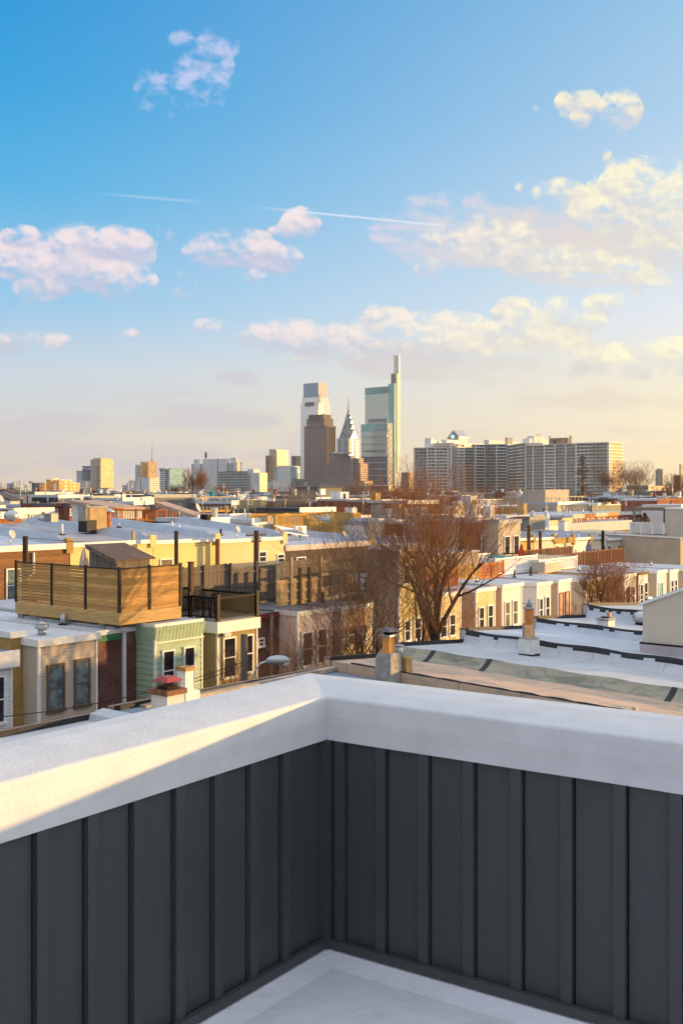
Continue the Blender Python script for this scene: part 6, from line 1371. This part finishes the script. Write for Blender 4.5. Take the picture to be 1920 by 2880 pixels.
xs_ = [1606,1640,1672,1705,1738,1772,1806,1840,1874]; yt_ = [1449,1447,1445,1443,1441,1441,1441,1441,1441]
nm_ = ['leftmost orange brick terrace house with white sash windows','orange brick terrace house second from the left end','orange brick terrace house third from the left behind the pole tops','red brick terrace house with dark bracketed eave','red brick terrace house just left of the pergola','red brick terrace house behind the left pergola posts','red brick terrace house behind the small evergreen','sunlit orange terrace house behind the right pergola posts']
for i in range(8):
    a, b_ = xs_[i], xs_[i+1]; mid(nm_[i], 138+i*5, a-2 if i == 0 else a, a+(0 if i else 2), b_-1, yt_[i], BRO if i in (0,1,2,7) else BRR, BRO, ROOFW, wins=[(a+8,a+12,1459,1480),(a+21,a+25,1458,1479)], cornice=[CRW,BRO,CRW,OCH,S_WHITE,S_WHITE,S_WHITE,S_CREAM][i])
# blue grey roof field behind cream row at right
u_a, u_b = uat(1500,62), uat(1780,62)
r = thing('rowhouse', 'broad blue-grey membrane roof rising behind the cream row at right', 'house', u_a, 62.2, 0); m = MB(); m.box(0,u_b-u_a,0,18,0,7.0,BRR); m.build('wall', r); m = MB(); m.slab(0,u_b-u_a,-.0,18,8.35,8.5,1.3,ROOFB); m.build('roof', r)
mid('white garage roof house with low parapet behind the orange brick row', 210, 1660, 1664, 1750, 1416, OLV, OLV, ROOFW, wins=[], kit=[(1706,1713,1412,-2,YREN),(1728,1736,1408,-2,BRR),(1756,1768,1410,-1,DARK)])
mid('low white flat-roofed house before the grey-green lowrise', 230, 1748, 1752, 1846, 1419, LG, LG, ROOFW, kit=[(1800,1806,1414,2,SW)])
mid('brick-red house with white membrane parapet at the right edge', 170, 1838, 1846, 1960, 1403, BRR, BRR, ROOFW, cornice=BRR, kit=[(1870,1878,1398,1,SG)])
mid('white-walled house under the right edge brick roofline', 160, 1906, 1912, 1980, 1420, S_WHITE, S_WHITE, ROOFW)
# far filler: ranks of small houses below the skyline, each one its own house
rnd = random.Random(5)
fill = []
kinds = [('red brick', BRR), ('cream', CRW), ('white', S_WHITE), ('grey', GREY), ('brown brick', BRBR), ('beige', STUC)]
cnt = 0
for (D_, yt0, x0, x1) in ((330,1392,-30,440),(300,1397,560,860),(420,1388,430,1010),(340,1398,1000,1340),(520,1386,1080,1500),(300,1400,1500,1950),(620,1384,-20,420),(620,1384,1740,1950),(90,1474,1010,1460),(110,1462,1050,1500),(230,1418,-20,560),(200,1424,560,1050)):
    x = x0
    while x < x1:
        wpx = rnd.uniform(17,30) if D_ > 150 else rnd.uniform(40,70)
        kn, kw = rnd.choice(kinds); hh = rnd.uniform(-3,3)*(1 if D_ > 150 else 1.3)
        U0, V0 = gD(x, D_); w_ = uat(x+wpx, V0)-U0; z1 = zD(yt0+hh, D_)
        r = thing('rowhouse', 'distant %s flat-roofed rowhouse among the low roofs below the skyline' % kn, 'house', U0, V0, 0, 'distant %s rowhouses' % kn)
        m = MB(); m.box(0,w_*.97,0,10,0,z1,kw)
        m.build('wall', r); m = MB(); m.box(-.05,w_*.98,-.1,10,z1+.01,z1+.35,rnd.choice(MR)); m.build('roof', r)
        if rnd.random() < .7:
            cx__ = rnd.uniform(.1,.8)*w_; m = MB(); m.box(cx__,cx__+.7,2,2.8,z1+.3,z1+rnd.uniform(1.0,2.0),rnd.choice([YREN,BRR,CHC,SW])); m.build('chimney', r)
        if rnd.random() < .8: 
            for q in (.25,.65): window(r,0,0,'x',w_*q,w_*q+.8,z1-2.6,z1-1.1,gl=GD,bars=0,sill=False)
        x += wpx; cnt += 1
print('fill houses', cnt)
# =============== bare winter trees ===============
def bare_tree(label, px, D, top, trunk_r, fork, spread, seed, levels=5, lean=(0,0), n1=5, twig_r=.006, mat=BARK, tmat=TWIG, name='bare_tree', kids=(6,6,5,4), up=.35, base_z=0.0, len_k=.62, wiggle=.16, group=None, cat='tree', cone=False, ang=(.45,.85)):
    rnd = random.Random(seed); u, v = gD(px, D); r = thing(name, label, cat, u, v, base_z, group)
    H = top-base_z; tm = MB(); cm = MB()
    def branch(p, d, L, r0, lv):
        n = 5 if lv <= 1 else (4 if lv == 2 else 3); pts = [p]; rad = [r0]; dd = d.copy(); q = p.copy()
        for i in range(n):
            dd = (dd+Vector((rnd.uniform(-1,1),rnd.uniform(-1,1),rnd.uniform(-.6,1)*.8))*wiggle+Vector((0,0,up*.12))).normalized()
            q = q+dd*(L/n); pts.append(q.copy()); rad.append(max(r0*(1-.72*(i+1)/n), twig_r*.6))
        sides = 8 if lv == 0 else (6 if lv == 1 else (4 if lv == 2 else 3))
        (tm if lv == 0 else cm).tube(pts, rad, mat if lv < 3 else tmat, sides, cap=False)
        if lv >= levels: return
        k = kids[min(lv-1, len(kids)-1)] if lv > 0 else n1
        for j in range(k):
            f = rnd.uniform(.38,1.0) if j < k-1 else 1.0
            i = min(int(f*n), n-1); fr = f*n-i; bp = pts[i].lerp(pts[i+1], fr); br = rad[i]*(1-fr)+rad[i+1]*fr
            ax = (pts[i+1]-pts[i]).normalized(); a = Vector((rnd.uniform(-1,1),rnd.uniform(-1,1),rnd.uniform(-.25,.6)+up*.5)); a = (a-ax*a.dot(ax))
            if a.length < .05: a = Vector((1,0,0))
            a.normalize(); an = rnd.uniform(*ang) if j < k-1 else rnd.uniform(.05,.3)
            nd = (ax*math.cos(an)+a*math.sin(an)).normalized()
            branch(bp, nd, L*rnd.uniform(len_k*.8,len_k*1.15), max(br*rnd.uniform(.55,.8), twig_r), lv+1)
    tr_pts = [Vector((0,0,0)), Vector((lean[0]*.3,lean[1]*.3,fork*.4)), Vector((lean[0]*.6,lean[1]*.6,fork*.75)), Vector((lean[0],lean[1],fork))]
    tm.tube([(0,0,0)]+tr_pts[1:], [trunk_r*1.35,trunk_r*1.1,trunk_r,trunk_r*.92], mat, 9, cap=False)
    for j in range(n1):
        w_ = 2*math.pi*(j+rnd.uniform(-.3,.3))/n1; sp = spread/(H-fork)*rnd.uniform(.45,1.05) if j else .08
        d = Vector((math.cos(w_)*sp, math.sin(w_)*sp, 1)).normalized()
        start = tr_pts[-1]-Vector((0,0,rnd.uniform(0,.12)*fork if j else 0))
        branch(start, d, (H-fork)*rnd.uniform(.55,.68), trunk_r*rnd.uniform(.45,.7), 1)
    mz = sorted(q[2] for q in cm.v)[int(len(cm.v)*.992)]; rr_ = sorted(math.hypot(q[0]-lean[0], q[1]-lean[1]) for q in cm.v)[int(len(cm.v)*.985)]
    kz, ks = (H-fork)/(mz-fork), spread/rr_
    for mm in (tm, cm):
        mm.v = [((q[0]-lean[0]*min(1,q[2]/fork))*(ks if q[2] > fork else 1)*1.0+lean[0]*min(1,q[2]/fork), (q[1]-lean[1]*min(1,q[2]/fork))*(ks if q[2] > fork else 1)+lean[1]*min(1,q[2]/fork), fork+(q[2]-fork)*kz if q[2] > fork else q[2]) for q in mm.v]
    for mm in (tm, cm):      # rein in the few stray leaders
        for i_, q in enumerate(mm.v):
            x_, y_, z_ = q; z_ = z_ if z_ <= H*.97 else H*.97+(z_-H*.97)*.3
            rr = math.hypot(x_-lean[0], y_-lean[1]); k_ = 1 if rr <= spread or rr == 0 else (spread+(rr-spread)*.35)/rr
            mm.v[i_] = (lean[0]+(x_-lean[0])*k_, lean[1]+(y_-lean[1])*k_, z_)
    tm.build('trunk', r); cm.build('crown', r)
    return r
bare_tree('large bare tree with thick forked trunk and wide reddish twiggy crown right of centre', 1224, 45, 14.0, .22, 6.8, 4.4, 11, n1=9, kids=(6,5,4,3), up=.4, twig_r=.007)
bare_tree('dark many-stemmed bare tree with drooping twigs left of the largest one', 1085, 42, 11.9, .2, 3.0, 5.0, 4, n1=10, kids=(7,5,4,3), up=.25, mat=BARKD, tmat=plain('brown_grey_twigs', (.13,.075,.045), .9, .3, 4), lean=(-.3,.5), twig_r=.006)
bare_tree('slender bare tree between the two largest ones', 1180, 43.5, 12.6, .12, 6.0, 2.6, 31, n1=5, kids=(6,5,4,3), up=.5, twig_r=.007)
bare_tree('thin low bare tree right of the forked trunk', 1262, 44, 8.6, .08, 4.5, 2.0, 8, n1=4, kids=(4,4,3,3), up=.2, twig_r=.006, mat=BARKD)
bare_tree('spreading bare tree with arching branches beside the dark recess before the pink-white house', 905, 38, 8.6, .1, 3.0, 2.6, 21, n1=8, kids=(6,5,4,3), up=.25, mat=BARKD, twig_r=.007)
bare_tree('small twiggy bare tree before the olive tan house', 655, 34, 7.7, .05, 3.6, 1.3, 15, n1=5, kids=(5,4,4,3), up=.3, mat=BARKD, twig_r=.006)
bare_tree('small dark bare tree behind the street lamp left of centre', 775, 35, 7.2, .06, 3.4, 1.7, 17, n1=5, kids=(5,4,4,2), up=.25, mat=BARKD, twig_r=.005)
bare_tree('bushy small bare tree with curving pale branches before the cream houses at right', 1700, 56, 9.2, .14, 4.4, 2.3, 27, n1=8, kids=(6,5,5,3), up=.3, twig_r=.009)
bare_tree('low tangled bare shrub right of the pale-branched tree', 1650, 54, 7.0, .1, 3.2, 1.8, 29, n1=7, kids=(6,5,4,3), up=.15, twig_r=.008, mat=BARKD)
# farther trees
TW2 = plain('rust_twigs', (.22,.10,.06), .9, .2, .5); TW3 = plain('grey_twigs', (.20,.16,.13), .9, .2, .5)
bare_tree('rust-brown bare tree with round crown before the white hotel slab', 560, 560, 24.5, .7, 6, 9, 41, levels=5, n1=8, kids=(6,5,4,3), twig_r=.05, mat=TW2, tmat=TW2, len_k=.6, up=.4)
bare_tree('lower rust-brown bare tree left of the round-crowned one', 500, 560, 16, .4, 4, 8, 42, levels=4, n1=7, kids=(6,5,5), twig_r=.05, mat=TW2, tmat=TW2, up=.2)
bare_tree('rust-brown bare tree right of the round-crowned one', 625, 540, 15, .4, 4, 7, 43, levels=4, n1=7, kids=(6,5,5), twig_r=.05, mat=TW2, tmat=TW2, up=.3)
bare_tree('pale grey bare tree with drooping twigs left of the black awning', 818, 150, 13.6, .25, 4, 4.2, 44, levels=5, n1=7, kids=(5,5,4,2), twig_r=.016, mat=TW3, tmat=TW3, up=.4)
bare_tree('grey bare tree just right of the pale grey one', 852, 155, 12.6, .22, 4, 3.6, 45, levels=5, n1=6, kids=(5,5,4,2), twig_r=.016, mat=TW3, tmat=TW3, up=.4)
bare_tree('reddish scrubby bare tree left of the pale grey ones', 757, 120, 11.0, .15, 4, 4.0, 46, levels=5, n1=7, kids=(5,5,4,2), twig_r=.013, mat=TW2, tmat=TW2, up=.3)
bare_tree('reddish low bare tree before the golden deck screens', 800, 125, 9.8, .15, 3, 4.0, 47, levels=5, n1=7, kids=(5,5,4,2), twig_r=.013, mat=TW2, tmat=TW2, up=.3)
bare_tree('brown bare tree below the dark brown skyscraper', 990, 420, 16, .4, 4, 9, 48, levels=4, n1=9, kids=(6,6,5), twig_r=.05, mat=TW3, tmat=TW3, up=.3)
bare_tree('brown bare tree below the wide grey-brown office block', 940, 440, 14, .4, 4, 8, 49, levels=4, n1=9, kids=(6,6,5), twig_r=.05, mat=TW3, tmat=TW3, up=.3)
bare_tree('rust-red bare tree below the foot of the tallest tower', 1125, 330, 14, .35, 4, 9, 50, levels=5, n1=8, kids=(5,5,4,3), twig_r=.032, mat=TW2, tmat=TW2, up=.3)
bare_tree('large golden bare tree before the sunlit end of the condominium', 1755, 430, 24.5, .55, 5, 13, 51, levels=5, n1=8, kids=(6,5,5,3), twig_r=.035, mat=TW3, tmat=TW2, up=.3)
bare_tree('bare tree with golden twigs at the right edge of the skyline', 1905, 470, 20, .5, 4, 12, 52, levels=5, n1=8, kids=(5,5,4,3), twig_r=.04, mat=TW3, tmat=TW2, up=.2)
bare_tree('faint bare tree at the far left edge of the skyline', 4, 520, 14, .4, 3, 6, 53, levels=4, n1=7, kids=(6,5,5), twig_r=.05, mat=TW2, tmat=TW2, up=.3)
bare_tree('dark bare tree between the golden tower and the white block', 350, 480, 9, .3, 2, 8, 54, levels=4, n1=9, kids=(8,7,6), twig_r=.045, mat=TW3, tmat=TW3, up=.2)
# conifer-shaped bare larch before the condominium
rnd = random.Random(9); u, v = gD(1637, 400); r = thing('larch_tree', 'tall dark cone-shaped tree before the right wings of the condominium', 'tree', u, v, 0)
tm = MB(); Hc = zD(1277,400); tm.tube([(0,0,0),(0,0,Hc*.5),(0,0,Hc)],[.5,.3,.06],BARKD,7); tm.build('trunk', r); cm = MB()
for i in range(300):
    f = rnd.random()**.9; z_ = 1.5+(Hc-1.8)*f; L = (1-f)**.75*6.2*rnd.uniform(.6,1.05)+.5; a = rnd.uniform(0,6.28)
    pts = [Vector((0,0,z_))]; d = Vector((math.cos(a),math.sin(a),.35)); 
    for k_ in range(3): pts.append(pts[-1]+d*(L/3)+Vector((0,0,-.1*k_)))
    cm.tube(pts,[.09,.07,.05,.03],TW3,3,cap=False)
    for k_ in range(6):
        b0 = pts[0].lerp(pts[3],rnd.uniform(.25,1)); cm.tube([b0,b0+Vector((rnd.uniform(-.6,.6),rnd.uniform(-.6,.6),rnd.uniform(-.5,.4)))],[.05,.03],TW3,3,cap=False)
cm.build('crown', r)
# small evergreen in a pot beneath the pergola, and shrub in the white pot
def evergreen(label, px, D, z0_, z1_, rad, col, seed):
    rnd = random.Random(seed); u, v = gD(px, D); r = thing('evergreen_shrub', label, 'shrub', u, v, z0_); H = z1_-z0_
    m = MB(); m.tube([(0,0,0),(0,0,H*.9)],[.05,.02],BARKD,5); m.build('trunk', r); m = MB()
    for i in range(900):
        f = rnd.random(); a = rnd.uniform(0,6.28); rr_ = rad*(1-f*.85)*math.sqrt(rnd.random()); c = Vector((rr_*math.cos(a),rr_*math.sin(a),H*(.1+.9*f))); s = rnd.uniform(.04,.1)
        d1 = Vector((rnd.uniform(-1,1),rnd.uniform(-1,1),rnd.uniform(-1,1))).normalized()*s; d2 = Vector((rnd.uniform(-1,1),rnd.uniform(-1,1),rnd.uniform(-1,1))).normalized()*s
        m.face([c-d1,c+d2,c+d1], col)
    m.build('crown', r)
evergreen('small russet evergreen standing on the white railed balcony', 1812, 113, zD(1470,113), zD(1443,113), .6, plain('russet_leaves',(.18,.08,.04),.9), 1)
evergreen('dark green potted shrub at the right end of the orange-red deck', 464, 92, zD(1468,92), zD(1450,92), .45, plain('dark_green_leaves',(.03,.05,.02),.9), 2)
evergreen('left green shrub under the black awning', 892, 174, zD(1426,174), zD(1408,174), .8, plain('bright_green_leaves',(.05,.16,.03),.9), 3)
evergreen('right green shrub under the black awning', 911, 174, zD(1426,174), zD(1408,174), .8, plain('bright_green_leaves',(.05,.16,.03),.9), 4)
# =============== thin evening haze, real air round everything ===============
m = MB(); m.box(-5200,6200,-2100,7600,-1,365,CONC); hz = MB.build(m, 'haze'); hz.data.materials.clear(); hz['kind'] = 'stuff'
mh = bpy.data.materials.new('haze'); mh.use_nodes = True; mh.node_tree.nodes.clear()
o_ = mh.node_tree.nodes.new('ShaderNodeOutputMaterial'); v_ = mh.node_tree.nodes.new('ShaderNodeVolumePrincipled')
v_.inputs['Density'].default_value = .00004; v_.inputs['Color'].default_value = (.97,.97,1,1); v_.inputs['Anisotropy'].default_value = .3
mh.node_tree.links.new(v_.outputs[0], o_.inputs['Volume']); hz.data.materials.append(mh)
